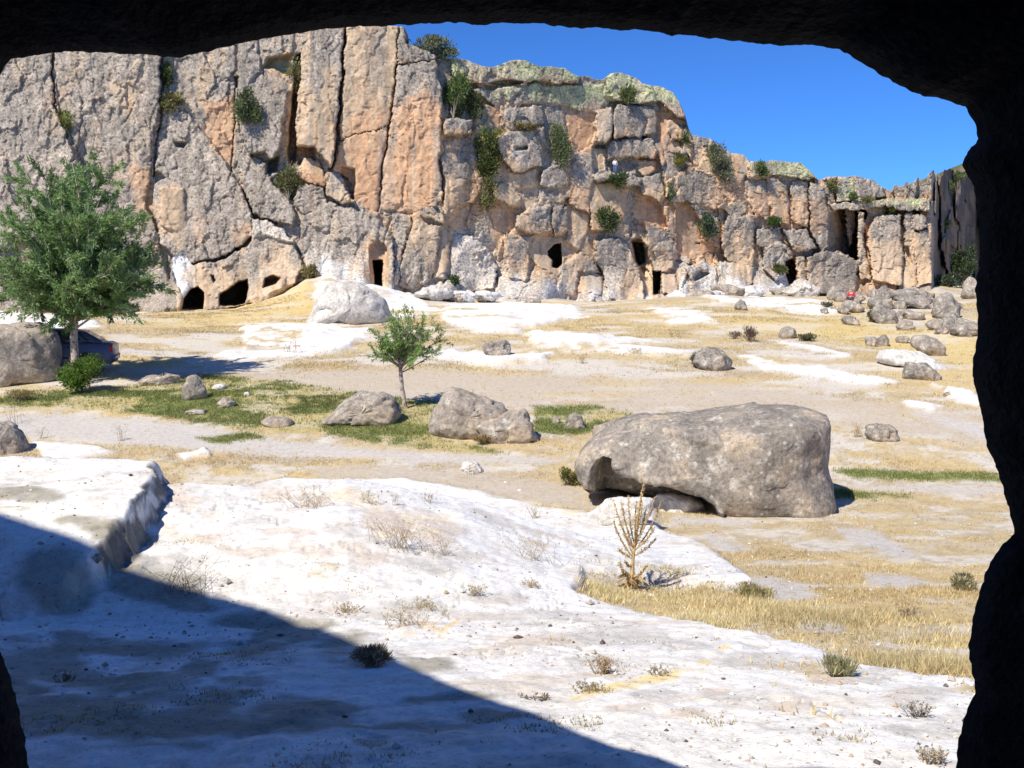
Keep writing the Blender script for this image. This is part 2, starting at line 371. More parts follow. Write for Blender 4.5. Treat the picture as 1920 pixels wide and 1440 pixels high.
# bank at the foot of the cliff
CLD = np.interp(PX, [-400, 0, 830, 1290, 1553, 1750, 1850, 2400], [60, 60, 66, 78, 84, 88, 100, 120])
FOOT = np.interp(PX, [-300, 250, 330, 440, 530, 575, 620, 690, 760, 800, 940, 1050, 1200, 1245, 1350, 1450, 1600, 1700, 1760, 1850], [575, 585, 578, 571, 540, 520, 520, 540, 556, 556, 556, 564, 584, 556, 545, 545, 556, 548, 535, 545])
_, fb = ray(PX, FOOT); zf = fb * CLD
bank = sstep(.80, .985, Y2 / CLD) * (Y2 < 130)
zb = prof(np.minimum(Y2, CLD)); Z2 += np.where((np.abs(A2) < .75), (zf - prof(CLD)) * bank, 0)

# albedo
n1 = fbm(X2 / 1.4, Y2 / 1.1, 31.0, 5); n2 = fbm(X2 / .35, Y2 / .35, 41.0, 4); n3 = fbm(X2 / 5, Y2 / 3, 51.0, 4)
n1 = np.where(Y2 > 30, fbm(X2 / 3.5, Y2 / 2.2, 33.0, 5), n1)
def mixc(C, m, c): 
    m = np.clip(m, 0, 1)[..., None]; return C * (1 - m) + np.asarray(c) * m
C = np.zeros(X2.shape + (3,)) + (.50, .40, .235)
C = mixc(C, sstep(-.1, .5, n1), (.44, .37, .275)); C = mixc(C, .7 * sstep(.0, .6, n2), (.52, .46, .37)); C = mixc(C, .75 * sstep(.1, .7, n3), (.56, .43, .21))
pt = fbm(X2 / np.where(Y2 > 30, 2.2, .9), Y2 / np.where(Y2 > 30, 1.2, .6), 36.0, 5)
C = mixc(C, .75 * sstep(.12, .5, pt), (.585, .545, .485)); C = mixc(C, .6 * sstep(.25, .6, -pt), (.47, .35, .17)); C = mixc(C, .5 * sstep(.2, .6, fbm(X2 / .22, Y2 / .22, 37.0, 3)) * (Y2 < 25), (.36, .29, .19))
C = mixc(C, .8 * mby * (1 - .5 * sstep(.1, .5, pt)), (.58, .45, .20))
C = mixc(C, mt * (.88 - .4 * sstep(.15, .6, n1)), (.47, .405, .325))
C = mixc(C, mg * .92, (.50, .465, .425))
gg = mgr * sstep(-.55, .25, n1 + .5 * n2); C = mixc(C, mgr * .55, (.40, .34, .14)); C = mixc(C, .85 * gg, (.17, .205, .06))
white = np.zeros(X2.shape + (3,)) + (.755, .745, .725)
white = mixc(white, .6 * sstep(.1, .75, n1), (.70, .68, .64)); white = mixc(white, .45 * sstep(.15, .8, n3), (.74, .695, .60))
white = mixc(white, .6 * sstep(.05, .6, fbm(X2 / 1.0, Y2 / .7, 64.0, 5, .6)), (.635, .60, .545)); white = mixc(white, .5 * sstep(.3, .75, fbm(X2 / .16, Y2 / .16, 65.0, 3) * .8 + .3 * n1) * (Y2 < 20), (.52, .49, .45)); white = mixc(white, .6 * sstep(.3, .75, n2 * .7 + n1 * .5), (.53, .49, .43)); white = mixc(white, .5 * sstep(.5, .95, fbm(X2 / .8, Y2 / .5, 61.0, 4)), (.60, .50, .38))
C = mixc(C, np.maximum(mw1, mw2 * sstep(-.62, -.2, n1 + .35 * n2)), 1.0) * 1.0 if False else C
white = mixc(white, .6 * ckm, (.40, .37, .32))
mw = np.maximum(mw1 * sstep(-.95, -.55, n1 * .8 + .3 * n2 + .0), mw2 * sstep(-.75, -.25, n1 + .35 * n2))
C = C * (1 - mw[..., None]) + white * mw[..., None]
def vein(pts, wd, c, k=.8):
    global C
    d = np.full(X2.shape, 1e9)
    for (x0, y0), (x1, y1) in zip(pts[:-1], pts[1:]):
        ex, ey = x1 - x0, y1 - y0; L = ex * ex + ey * ey
        tt = np.clip(((WX - x0) * ex + (WY - y0) * ey) / L, 0, 1); d = np.minimum(d, np.hypot(WX - x0 - tt * ex, WY - y0 - tt * ey))
    C = mixc(C, k * (1 - sstep(wd * .3, wd, d)) * sstep(-.6, .1, n2), c)
vein([(1075,1345),(1130,1325),(1210,1305),(1320,1290),(1345,1262),(1360,1250)], 15, (.78, .62, .30), .85)
vein([(745,1210),(800,1204),(840,1210),(850,1195)], 12, (.76, .55, .27), .8)
vein([(640,950),(690,975),(720,1010),(830,1000)], 26, (.74, .62, .44), .7)
vein([(990,945),(1040,955),(1080,985)], 14, (.76, .68, .46), .6)
vein([(1150,945),(1165,1010),(1180,1060)], 16, (.78, .72, .55), .6)
vein([(300,1000),(360,1040),(420,1030)], 14, (.66, .54, .42), .5)
def blotch(lst, c, k, soft=1.0):
    global C
    for x, y, rx, ry in lst:
        r = (np.abs(PX - x) < rx * 3) & (np.abs(PY - y) < ry * 4)
        d = np.hypot((WX[r] - x) / rx, (WY[r] - y) / ry) + .45 * n2[r] + .3 * n1[r]
        m = (k * sstep(1.25, .55, d))[..., None]; C[r] = C[r] * (1 - m) + np.asarray(c) * m
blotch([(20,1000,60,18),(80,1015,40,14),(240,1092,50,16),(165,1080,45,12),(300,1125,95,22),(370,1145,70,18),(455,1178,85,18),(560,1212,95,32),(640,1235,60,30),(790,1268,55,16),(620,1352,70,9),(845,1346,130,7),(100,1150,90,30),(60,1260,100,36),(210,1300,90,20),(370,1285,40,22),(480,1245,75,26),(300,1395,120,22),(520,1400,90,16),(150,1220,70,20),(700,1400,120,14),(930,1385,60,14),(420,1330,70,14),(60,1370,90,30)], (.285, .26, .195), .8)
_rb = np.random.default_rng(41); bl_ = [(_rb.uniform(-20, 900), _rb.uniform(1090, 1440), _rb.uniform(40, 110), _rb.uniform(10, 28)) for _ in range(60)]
blotch([q for q in bl_ if q[1] > 1120 + q[0] * .36], (.33, .30, .235), .75)  # extra dirt blotches at random, their colour deepening the cave shade on the ground
blotch([(320,955,34,20),(345,975,30,14),(290,1035,22,18),(385,1038,30,14),(600,968,36,12),(600,1062,50,10),(655,1045,26,12),(690,1068,34,14),(560,1022,60,7),(720,1000,50,22),(830,1010,40,24),(520,950,44,12),(930,1150,60,10),(1130,1290,60,8),(1350,1330,40,10),(1480,1360,50,12),(1290,1380,60,9),(1560,1310,40,8),(1700,1350,40,12),(1010,1230,70,9),(880,1180,60,9),(1180,1370,50,8),(470,1060,60,10)], (.60, .515, .425), .75)
blotch([(760,1165,110,22),(920,1140,80,14),(1020,1180,90,16),(1160,1230,80,18),(1120,1265,60,12),(640,1140,70,12),(1380,1345,60,12),(1660,1300,60,14),(1730,1360,50,22),(1720,1425,70,14),(1290,1240,60,10),(820,1070,60,14),(330,1090,60,14),(1440,1270,60,12),(500,1000,60,9),(1240,1335,50,10)], (.52, .495, .455), .7)
# dark lichen on the broken shelf face
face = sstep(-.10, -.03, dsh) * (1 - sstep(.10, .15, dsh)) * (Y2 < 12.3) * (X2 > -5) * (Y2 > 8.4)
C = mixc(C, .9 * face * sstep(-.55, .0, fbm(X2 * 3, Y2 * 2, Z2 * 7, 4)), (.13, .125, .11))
V = np.stack([X2, Y2, Z2], -1).reshape(-1, 3)
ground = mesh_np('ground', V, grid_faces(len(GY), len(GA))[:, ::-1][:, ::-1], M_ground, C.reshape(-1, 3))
tag(ground, kind='structure')
_LY = np.log(GY)
def gz(x, y):
    """height of the ground sheet"""
    x = np.atleast_1d(np.asarray(x, float)); y = np.atleast_1d(np.asarray(y, float))
    j = np.clip(np.searchsorted(_LY, np.log(y)) - 1, 0, len(GY) - 2); fj = np.clip((np.log(y) - _LY[j]) / (_LY[j+1] - _LY[j]), 0, 1)
    a = x / y; i = np.clip(np.searchsorted(GA, a) - 1, 0, len(GA) - 2); fi = np.clip((a - GA[i]) / (GA[i+1] - GA[i]), 0, 1)
    return (Z2[j, i] * (1-fi) + Z2[j, i+1] * fi) * (1-fj) + (Z2[j+1, i] * (1-fi) + Z2[j+1, i+1] * fi) * fj
def hit(px, py, far=100):
    """first ground point on the sight line through a photo pixel"""
    a, b = ray(px, py); ys = np.geomspace(2.0, far, 1500)
    dz = ys * b - gz(a * ys, ys)
    y = ys[np.argmax(dz < 0)] if (dz < 0).any() else float(np.interp(px, [0, 830, 1290, 1553, 1750, 1850], [57, 63, 74, 79, 82, 82])); return np.array([a * y, y, gz(a * y, y)[0]])
# ------------------------------------------------------------------ the cliff: a relief of columns, blocks, ledges and rock-cut openings
cx_ = np.concatenate([np.linspace(-420, -60, 60)[:-1], np.linspace(-60, 1850, 1120), np.linspace(1850, 2300, 60)[1:]])
SKY = [(-420,0),(0,5),(300,8),(450,14),(560,30),(640,38),(700,46),(756,50),(764,62),(768,84),(800,94),(830,106),(860,107),(905,122),(925,126),(945,117),(985,113),(1010,122),(1060,130),(1085,141),(1115,149),(1130,150),(1145,138),(1165,137),(1195,148),(1205,158),(1240,163),(1260,172),(1273,192),(1284,215),(1290,238),(1297,254),(1330,258),(1345,272),(1370,284),(1395,290),(1404,301),(1440,302),(1500,305),(1520,320),(1535,340),(1545,336),(1570,333),(1600,330),(1640,338),(1655,350),(1665,358),(1690,356),(1705,347),(1750,330),(1790,316),(1840,302),(2300,150)]
sk = np.interp(cx_, *zip(*SKY))
sk = sk + 3.0 * fbm(cx_ / 22, 0 * cx_, 2.0, 4) * (cx_ > 770) + (9 * facet(cx_, 0 * cx_, 17, 9, 4, .8, .02) + 5 * fbm(cx_ / 7, 0 * cx_, 5.0, 3)) * (cx_ > 1660)
ft = np.interp(cx_, [-420, 250, 330, 440, 530, 575, 620, 690, 760, 800, 940, 1050, 1200, 1245, 1350, 1450, 1600, 1700, 1760, 1850, 2300], [575, 585, 578, 571, 540, 520, 520, 540, 556, 556, 556, 564, 584, 556, 545, 545, 556, 548, 535, 545, 545]) + 26
NR = 370
tv = np.concatenate([np.linspace(0, 1, NR)])
CPY = ft[None] + (sk - ft)[None] * tv[:, None]; CPX = np.broadcast_to(cx_[None], CPY.shape)
D = np.interp(CPX, [-420, 0, 830, 1290, 1553, 1750, 1850, 2300], [60, 60, 66, 78, 84, 88, 88.5, 90])
D = D + np.clip((CPX - 1747) / 100, 0, .95) * 88
_, rb = ray(CPX, CPY); Zc = rb * D; Zf = (ray(cx_, ft)[1] * D[0])[None]
Hh = np.maximum(Zc - Zf - .9, 0)
U = np.cumsum(np.concatenate([[0], np.diff(cx_) * .5 * (D[0, 1:] + D[0, :-1]) / F]))[None] + 0 * CPY
dep = D + .20 * Hh * (1 - sstep(1745, 1765, CPX)) - 3.4 * np.clip(1 - Hh / (3.0 + 1.6 * fbm(U / 3.5, Zc / 9, 91.0, 3)), 0, 1)**2 * (.75 + .7 * fbm(U / 2.2, Zc / 4, 92.0, 3))
# natural jointing
uw = U + .35 * fbm(U / 1.8, Zc / 2.5, 1.0, 3); zw = Zc + .5 * fbm(U / 1.5, Zc / 2.0, 2.0, 3)
jm = sstep(-.2, .4, fbm(U / 3, Zc / 3, 71.0, 3)); um, zm = U + .12 * fbm(U * 1.5, Zc * 1.5, 5.0, 3), Zc + .12 * fbm(U * 1.5, Zc * 1.5, 15.0, 3)
w1a, w1b, w1c = worley(uw / 2.4, zw / 8.0, 3)
fA = facet(uw, zw, 2.3, 6.5, 3, .42, .16); fB = facet(um, zm, 1.15, 2.0, 11, .17, .20); fC = facet(um, zm, .5, .62, 29, .065, .22)
nat = .70 * fbm(U / 5.5, Zc / 9, 3.0, 3) + fA + fB * (.4 + .6 * jm) - .35 * (1 - sstep(.0, .03, w1b - w1a)) * sstep(.0, .3, fbm(U / 1.2, Zc / 1.6, 73.0, 2))
fin = fC * (.35 + .65 * jm) + .07 * fbm(U / 1.3, Zc / 2.2, 4.0, 4) + .045 * fbm(U / .35, Zc / .42, 5.0, 4) - .08 * sstep(.45, .9, fbm(U / .5, Zc / .35, 13.0, 3))
flat_ = sstep(380, 700, CPX)
right = sstep(1000, 1300, CPX)
disp = nat * (.55 + .45 * right) + fin
# base colour
GRY, DGR, TAN, ORG, PAL, YLI, WHT = [np.array(c) for c in ((.37,.315,.255), (.27,.23,.19), (.56,.41,.265), (.58,.35,.20), (.585,.515,.43), (.47,.47,.26), (.76,.745,.72))]
na = fbm(U / 2.2, Zc / 3.5, 6.0, 5); nb = fbm(U / .7, Zc / 2.6, 7.0, 5); nc = fbm(U / .8, Zc / .7, 8.0, 4)
nd_ = fbm(U / 1.6, Zc / 2.0, 29.0, 6, .65)
CC = np.zeros(CPY.shape + (3,)) + GRY; RGH = np.ones(CPY.shape)
cen = sstep(520, 700, CPX) * .20; CC = mixc(CC, sstep(.15, .55, na + .35 * nb + cen), TAN); CC = mixc(CC, .8 * sstep(.40, .8, na + .3 * nc + cen * .6), ORG); CC = mixc(CC, .5 * sstep(.2, .7, nc), DGR)
pid = np.zeros(CPY.shape, int); NAMES = {0: 'cliff'}
wpx = CPX + 2.6 * fbm(CPX / 20, CPY / 20, 1.0, 3) + 1.4 * fbm(CPX / 5, CPY / 5, 2.0, 3); wpy = CPY + 3.2 * fbm(CPX / 20, CPY / 20, 9.0, 3) + 1.6 * fbm(CPX / 5, CPY / 5, 3.0, 3)
_bk = [0]
def inside(pts, pad=8):
    p = np.asarray(pts); return (CPX > p[:,0].min()-pad) & (CPX < p[:,0].max()+pad) & (CPY > p[:,1].min()-pad) & (CPY < p[:,1].max()+pad)
def paint(r, m, code):
    global CC
    y = CPY[r]; y0, y1 = y.min(), y.max(); h = (y - y0) / (y1 - y0 + 1e-6) + .30 * na[r] + .22 * nb[r]; wm = float(np.clip((CPX[r].mean() - 560) / 120, 0, 1)) * float(CPX[r].mean() < 1560)
    P = {'g': GRY, 'd': DGR, 't': TAN, 'o': ORG, 'p': PAL, 'y': YLI, 'w': WHT}
    c = np.zeros(y.shape + (3,)) + P[code[0]]
    if len(code) > 1: c = mixc(c, sstep(.35, .75, h), P[code[1]])
    if code[0] in 'gdy': c = mixc(c, .55 * sstep(.05, .6, nd_[r]), (.29,.25,.21)); c = mixc(c, .5 * sstep(.1, .6, -nd_[r]), (.48,.40,.315)); c = mixc(c, .45 * sstep(.25, .7, nc[r]), DGR); c = mixc(c, .35 * sstep(.45, .9, na[r] + .4 * nb[r]), TAN); c = mixc(c, wm * .65 * sstep(.55, .95, h + .25 * nd_[r]), TAN); c = mixc(c, wm * .45 * sstep(.7, 1.05, h + .3 * nc[r]), ORG)
    if code[0] in 'to' or code[-1] in 'to':
        c = mixc(c, .6 * sstep(.25, .75, nb[r]), ORG if code[0] == 't' else TAN); c = mixc(c, .5 * sstep(.3, .8, fbm(U[r] / .5, Zc[r] / 5, 15.0, 3)), GRY)
    if code[0] == 'y': c = mixc(c, .6 * sstep(.0, .6, na[r]), GRY)
    tgt = .3 if code[-1] in 'to' and len(code) == 1 else (.35 + .65 * sstep(.75, .35, h) if code[-1] in 'to' else 1.0)
    if code[0] in 'to' and len(code) > 1: tgt = .4
    RGH[r] = RGH[r] * (1 - np.clip(m, 0, 1)) + tgt * np.clip(m, 0, 1)
    mm = np.clip(m, 0, 1)[..., None]; CC[r] = CC[r] * (1 - mm) + c * mm
def block(name, code, off, rad, pts, keep=.45, groove=.30, part=True):
    """a body of rock between joints: off = how far it stands out (m), rad = rounding of its edges (m)"""
    r = inside(pts)
    d = poly_sd(wpx[r], wpy[r], pts) * D[r] / F
    s = sstep(-.03, .05, d)
    _bk[0] += 1; k1, k2 = _V[_bk[0] * 7 % 256], _V[_bk[0] * 13 % 256]; p_ = np.asarray(pts, float).mean(0); m_ = D[r] / F
    gm = sstep(-.25, .35, fbm(CPX[r] / 16, CPY[r] / 16, 40.0 + _bk[0], 2))
    b_ = off + .07 * rad * (1 - np.clip(1 - d / rad, 0, 1)**2) - groove * (.10 + .75 * gm * gm) * np.exp(-np.clip(d, 0, 9) / .055) + (keep * (nat[r] - .6 * fA[r]) * .8 + .35 * fB[r] + fin[r]) * (.45 if code[0] in 'to' else .8)
    b_ += np.clip((CPX[r] - p_[0]) * m_ * .14 * k1 + (CPY[r] - p_[1]) * m_ * (.05 + .12 * k2), -.5, .5)
    disp[r] = disp[r] * (1 - s) + b_ * s
    paint(r, s, code)
    if part and name:
        k = len(NAMES); NAMES[k] = name
        q = pid[r]; q[d > 0] = k; pid[r] = q
def hole(depth, pts, edge=.10, dark=None):
    r = inside(pts); d = poly_sd(CPX[r] + .35 * (wpx[r] - CPX[r]), CPY[r] + .35 * (wpy[r] - CPY[r]), pts) * D[r] / F
    disp[r] = disp[r] - depth * sstep(-edge * .4, edge, d)
    if dark: paint(r, sstep(0, .05, d), dark)
C_ = 'rock_column'; B_ = 'rock_block'; L_ = 'rock_ledge'; S_ = 'rock_slab'
# left wall
block(S_, 'g', .15, .8, [(-420,-20),(60,0),(96,95),(100,180),(104,206),(128,258),(150,320),(120,420),(0,470),(-420,520)])
block(S_, 'g', .2, .9, [(97,0),(302,0),(302,110),(299,205),(288,250),(280,335),(268,400),(250,470),(160,480),(150,320),(132,262),(112,205),(102,150)])
block(S_, 'gt', -.1, .5, [(306,0),(442,0),(441,145),(446,170),(440,258),(436,330),(452,370),(420,330),(390,270),(345,205),(318,200),(312,150)])
block(S_, 'g', .5, .7, [(314,200),(342,206),(392,258),(422,305),(452,350),(474,405),(474,440),(430,478),(362,495),(335,490),(300,455),(288,400),(285,345),(290,262)])
block(B_, 't', .75, .4, [(298,350),(345,352),(350,428),(320,432),(300,420)], groove=.02)
block(C_, 'g', .5, .9, [(448,20),(545,40),(540,95),(492,128),(500,134),(534,145),(541,170),(536,205),(530,250),(524,288),(505,302),(498,286),(470,290),(452,250),(446,190)])
block(B_, 'g', .7, .9, [(442,280),(500,304),(512,345),(542,372),(557,402),(552,425),(530,418),(476,405),(455,352)])
block(B_, 'gt', 1.0, 1.2, [(330,492),(362,497),(420,486),(470,452),(474,408),(520,422),(552,458),(566,500),(556,532),(522,562),(470,572),(400,582),(335,584),(318,520)], keep=.2)
block(B_, 'w', .5, .3, [(322,480),(345,474),(366,500),(368,545),(345,568),(325,520)], groove=.05)
block(B_, 'p', 1.3, .5, [(473,410),(500,413),(535,432),(555,458),(520,450),(480,440)], groove=.05, part=False)
# deep gully and the two great columns
hole(2.4, [(552,108),(567,97),(563,200),(554,300),(545,312),(538,292),(546,200),(552,150)], .2)
hole(1.4, [(500,302),(524,292),(520,322),(500,326)], .2)
block(C_, 'gt', 1.1, 1.0, [(566,40),(646,40),(643,110),(640,160),(632,235),(622,320),(611,302),(590,276),(556,276),(553,222),(561,150)], keep=.2)
block(C_, 'to', .55, 1.1, [(650,36),(748,40),(745,120),(735,200),(727,240),(718,310),(708,402),(688,392),(664,376),(660,345),(640,330),(626,322),(636,250),(644,150)], keep=.2)
block(C_, 'go', .75, 1.0, [(750,40),(760,50),(764,86),(816,112),(821,136),(829,180),(829,250),(823,310),(832,380),(792,402),(770,402),(711,392),(721,310),(731,238),(745,128)], keep=.2)
block(L_, 'g', 1.05, .4, [(766,86),(800,92),(820,108),(814,114),(768,116),(748,118),(752,92)])
hole(1.6, [(552,272),(590,276),(592,300),(560,312),(548,300)], .2)
block(B_, 'to', .4, .5, [(560,312),(572,296),(598,302),(612,330),(610,350),(575,345),(556,335)])
block(B_, 'g', .6, .7, [(556,345),(608,350),(612,390),(600,412),(565,402),(552,375)])
hole(1.1, [(640,312),(665,316),(668,345),(664,378),(650,366),(636,340)], .15)
block(B_, 'gt', .8, .4, [(611,326),(628,322),(644,336),(654,360),(664,380),(640,380),(612,368)])
# apron and first door
block(S_, 'g', .9, 1.2, [(566,404),(620,380),(690,398),(712,410),(738,442),(738,545),(690,560),(620,540),(580,520),(560,470)], keep=.5)
block(B_, 'g', .6, .5, [(738,402),(772,404),(768,440),(752,470),(748,540),(738,540)])
hole(.75, [(692,470),(697,456),(710,451),(722,456),(728,470),(724,545),(696,545)], .08, 'to')
hole(8, [(699,488),(717,488),(716,541),(703,541)], .06)
block(L_, 'g', 1.25, .2, [(688,466),(695,452),(711,446),(724,452),(730,464),(722,458),(710,454),(698,459)], groove=0, part=False)
block(B_, 'g', .7, .8, [(776,412),(830,422),(836,442),(824,462),(816,512),(780,545),(748,540),(752,480),(770,430)])
block(S_, 't', .35, .5, [(826,424),(844,434),(846,505),(840,528),(812,524),(822,470)])
block(B_, 'g', .9, .4, [(790,388),(822,383),(838,404),(836,422),(806,408),(788,404)])
block(S_, 'o', -.2, .4, [(838,384),(872,388),(876,442),(850,430),(836,410)])
block(S_, 'p', .5, .8, [(848,436),(880,440),(905,455),(935,500),(925,540),(880,552),(820,550),(842,520)], keep=.3)
block(B_, 'd', .9, .4, [(892,470),(910,465),(925,480),(922,502),(900,500),(890,488)])
# block wall right of the great columns
block(L_, 'g', 1.2, .3, [(832,222),(884,221),(886,248),(862,253),(834,252)])
block(B_, 'gt', .4, .6, [(832,257),(884,257),(884,325),(870,345),(848,410),(834,425),(834,350),(828,300)])
block(B_, 'gt', .3, .5, [(886,196),(934,196),(936,240),(920,252),(892,250)])
block(S_, 'o', .35, .2, [(920,197),(937,197),(936,236),(922,238)], groove=.05, part=False)
block(B_, 'g', .5, .4, [(946,200),(1018,199),(1020,233),(960,246),(944,228)])
block(B_, 'gp', .9, .6, [(928,262),(955,245),(1018,238),(1022,262),(1018,312),(965,322),(942,300)])
hole(.7, [(966,276),(990,273),(991,281),(966,283)], .15)
block(B_, 'po', .3, .5, [(944,304),(965,324),(1008,318),(1002,352),(958,356),(938,345)])
block(B_, 't', .8, .5, [(926,350),(936,340),(960,345),(978,376),(974,388),(950,384),(926,372)])
block(S_, 'o', -.25, .4, [(922,376),(950,386),(972,390),(968,425),(950,448),(926,430),(918,400)])
block(B_, 'g', .9, .5, [(970,402),(1000,388),(1034,385),(1034,436),(1006,438),(986,434),(966,426)])
block(B_, 'g', .7, .5, [(1016,318),(1050,310),(1068,325),(1066,350),(1040,356),(1015,348)])
block(B_, 'gt', .3, .4, [(1010,352),(1040,360),(1040,382),(1004,384)])
block(B_, 'g', .7, .5, [(1036,388),(1066,384),(1064,430),(1050,446),(1036,440)])
block(S_, 't', .2, .5, [(998,440),(1056,442),(1058,500),(1045,522),(1010,502),(994,480)])
block(B_, 'g', .6, .7, [(950,440),(996,440),(993,500),(990,525),(955,522),(944,482)])
hole(7, [(1027,470),(1040,458),(1052,456),(1054,498),(1045,503),(1035,500),(1036,488),(1028,478)], .08)
block(C_, 'go', .5, .6, [(1068,290),(1090,282),(1114,290),(1114,330),(1106,372),(1105,398),(1066,382),(1068,340)])
block(B_, 'tg', .2, .5, [(1066,386),(1104,400),(1106,430),(1086,472),(1060,452)])
block(S_, 'g', 1.1, .8, [(1112,455),(1160,444),(1172,452),(1196,500),(1207,535),(1202,582),(1170,576),(1142,560),(1132,512),(1116,490)], keep=.4)
block(B_, 'to', .2, .3, [(1086,512),(1130,516),(1130,556),(1096,546),(1080,552)])
block(B_, 'gp', .6, .6, [(1050,500),(1088,472),(1112,490),(1128,512),(1084,510),(1078,555),(1046,545)])
# cap rocks
block(L_, 'y', .7, .6, [(842,100),(905,118),(945,108),(985,104),(1010,114),(1060,122),(1088,138),(1084,154),(1030,154),(1000,152),(975,157),(940,162),(915,156),(880,157),(846,140)])
block(L_, 'yg', .35, .7, [(880,162),(940,166),(1000,157),(1035,158),(1085,158),(1120,160),(1172,166),(1176,190),(1140,192),(1120,211),(1090,208),(1060,198),(1010,195),(960,196),(945,190),(930,196),(886,172)])
block(L_, 'yg', .8, .8, [(1126,144),(1145,130),(1170,130),(1198,142),(1205,152),(1240,156),(1262,166),(1278,190),(1286,222),(1275,226),(1256,210),(1240,190),(1200,196),(1170,192),(1150,186)])
hole(1.2, [(916,155),(950,148),(984,153),(975,158),(940,163)], .12)
block(B_, 'g', .0, .4, [(1020,200),(1060,202),(1062,250),(1040,240),(1022,234)])
block(S_, 'o', -.2, .4, [(1062,204),(1114,216),(1114,236),(1110,276),(1086,282),(1062,246)])
block(B_, 'gt', .9, .6, [(1120,206),(1144,200),(1152,215),(1148,255),(1140,268),(1118,265),(1113,235)])
block(B_, 'd', .8, .6, [(1156,196),(1226,200),(1236,230),(1235,250),(1200,257),(1152,257),(1150,226)])
block(B_, 'd', .75, .5, [(1148,260),(1226,260),(1233,285),(1225,297),(1180,295),(1140,297),(1140,275)])
block(B_, 'o', .1, .4, [(1230,214),(1291,224),(1286,262),(1258,266),(1245,300),(1236,258)])
block(B_, 'gt', .6, .3, [(1254,226),(1290,236),(1291,250),(1279,262),(1258,262),(1251,246)])
block(S_, 't', -.3, .3, [(1112,272),(1137,276),(1134,320),(1112,322)])
hole(.9, [(1113,270),(1137,270),(1137,278),(1115,278)], .15)
block(B_, 'd', -.2, .4, [(1138,299),(1200,297),(1196,322),(1150,326),(1136,322)])
block(B_, 'ot', .25, .4, [(1196,299),(1226,299),(1232,318),(1210,332),(1196,320)])
block(L_, 'g', 1.3, .4, [(1110,328),(1150,324),(1180,326),(1204,332),(1206,346),(1176,350),(1150,338),(1115,337)])
block(C_, 'to', .4, .6, [(1110,340),(1150,341),(1176,352),(1174,402),(1150,432),(1110,432),(1104,380)])
block(B_, 'gt', .9, .5, [(1206,332),(1240,326),(1246,356),(1239,379),(1200,363),(1198,347)])
block(S_, 'ot', -.2, .4, [(1198,367),(1238,383),(1254,425),(1196,425),(1184,392)])
block(B_, 'd', .7, .6, [(1270,330),(1300,318),(1340,330),(1346,360),(1344,394),(1310,386),(1284,378),(1276,355)])
block(B_, 'g', .3, .5, [(1246,285),(1292,290),(1300,305),(1268,330),(1246,346)])
block(S_, 'ot', -.35, .4, [(1268,380),(1284,382),(1304,394),(1318,420),(1316,450),(1345,470),(1304,486),(1268,482)], keep=.05)
hole(.4, [(1303,454),(1313,454),(1313,459),(1303,459)], .06)
block(C_, 'd', .4, .3, [(1252,380),(1264,380),(1267,445),(1258,462),(1251,430)])
block(B_, 'g', .2, .3, [(1320,400),(1344,398),(1352,440),(1350,466),(1322,446)])
hole(1.8, [(1185,450),(1196,446),(1208,456),(1224,500),(1226,552),(1214,556),(1204,520),(1194,490)], .2)
hole(4.5, [(1184,452),(1206,454),(1210,492),(1194,500)], .15)
block(B_, 'g', .8, .6, [(1210,418),(1240,424),(1270,470),(1262,508),(1226,508),(1214,478)])
block(B_, 't', .5, .3, [(1240,510),(1268,512),(1273,552),(1242,554)])
hole(8, [(1223,508),(1239,508),(1239,553),(1225,553)], .06)
block(B_, 'pg', .8, .6, [(1284,500),(1318,488),(1345,500),(1347,552),(1300,550)])
hole(1.0, [(1299,520),(1312,506),(1332,512),(1320,520),(1302,530)], .15)
block(B_, 'pg', .7, .6, [(1350,490),(1396,484),(1402,542),(1350,552)])
# right-hand bluffs
block(B_, 'gt', .5, .6, [(1300,252),(1338,250),(1352,272),(1372,288),(1372,322),(1330,326),(1298,312)])
block(B_, 'tg', .5, .5, [(1376,282),(1398,284),(1402,320),(1392,345),(1376,340),(1358,322)])
block(L_, 'y', .8, .5, [(1404,294),(1455,296),(1500,298),(1522,316),(1532,336),(1500,336),(1455,329),(1430,331),(1406,336)])
block(C_, 'go', .4, .6, [(1396,338),(1438,334),(1441,418),(1412,400),(1400,362)])
block(C_, 'go', .6, .6, [(1442,334),(1460,336),(1476,350),(1482,420),(1444,420)])
block(C_, 'gt', .5, .6, [(1482,338),(1516,338),(1516,428),(1484,416)])
block(C_, 'g', .7, .6, [(1518,340),(1546,352),(1553,400),(1555,462),(1540,470),(1518,430)])
block(C_, 'gt', .8, .6, [(1366,406),(1416,406),(1416,442),(1411,532),(1395,542),(1386,500),(1356,482),(1351,450)])
block(B_, 'g', .6, .6, [(1420,430),(1462,428),(1466,452),(1440,468),(1420,462)])
block(B_, 'g', .9, .7, [(1430,466),(1466,452),(1488,478),(1478,512),(1452,526),(1432,505)])
block(B_, 'g', .7, .6, [(1466,432),(1512,428),(1530,462),(1500,474),(1486,470)])
hole(5, [(1472,490),(1486,482),(1492,500),(1494,532),(1480,536),(1474,515)], .15)
block(B_, 'gt', 1.0, .6, [(1492,482),(1508,478),(1514,505),(1512,540),(1496,540)])
block(B_, 'd', 1.2, .9, [(1512,480),(1545,466),(1590,480),(1611,492),(1604,552),(1582,556),(1540,552),(1514,540)])
r_ = inside([(1545,380),(1626,380),(1626,500),(1545,500)], 2)
d_ = poly_sd(wpx[r_], wpy[r_], [(1554,398),(1580,392),(1622,384),(1626,400),(1610,440),(1610,488),(1590,478),(1556,464)])
disp[r_] -= sstep(-1, 2, d_) * 9.0 * np.clip((CPX[r_] - 1548) / 72, 0.15, 1.2)
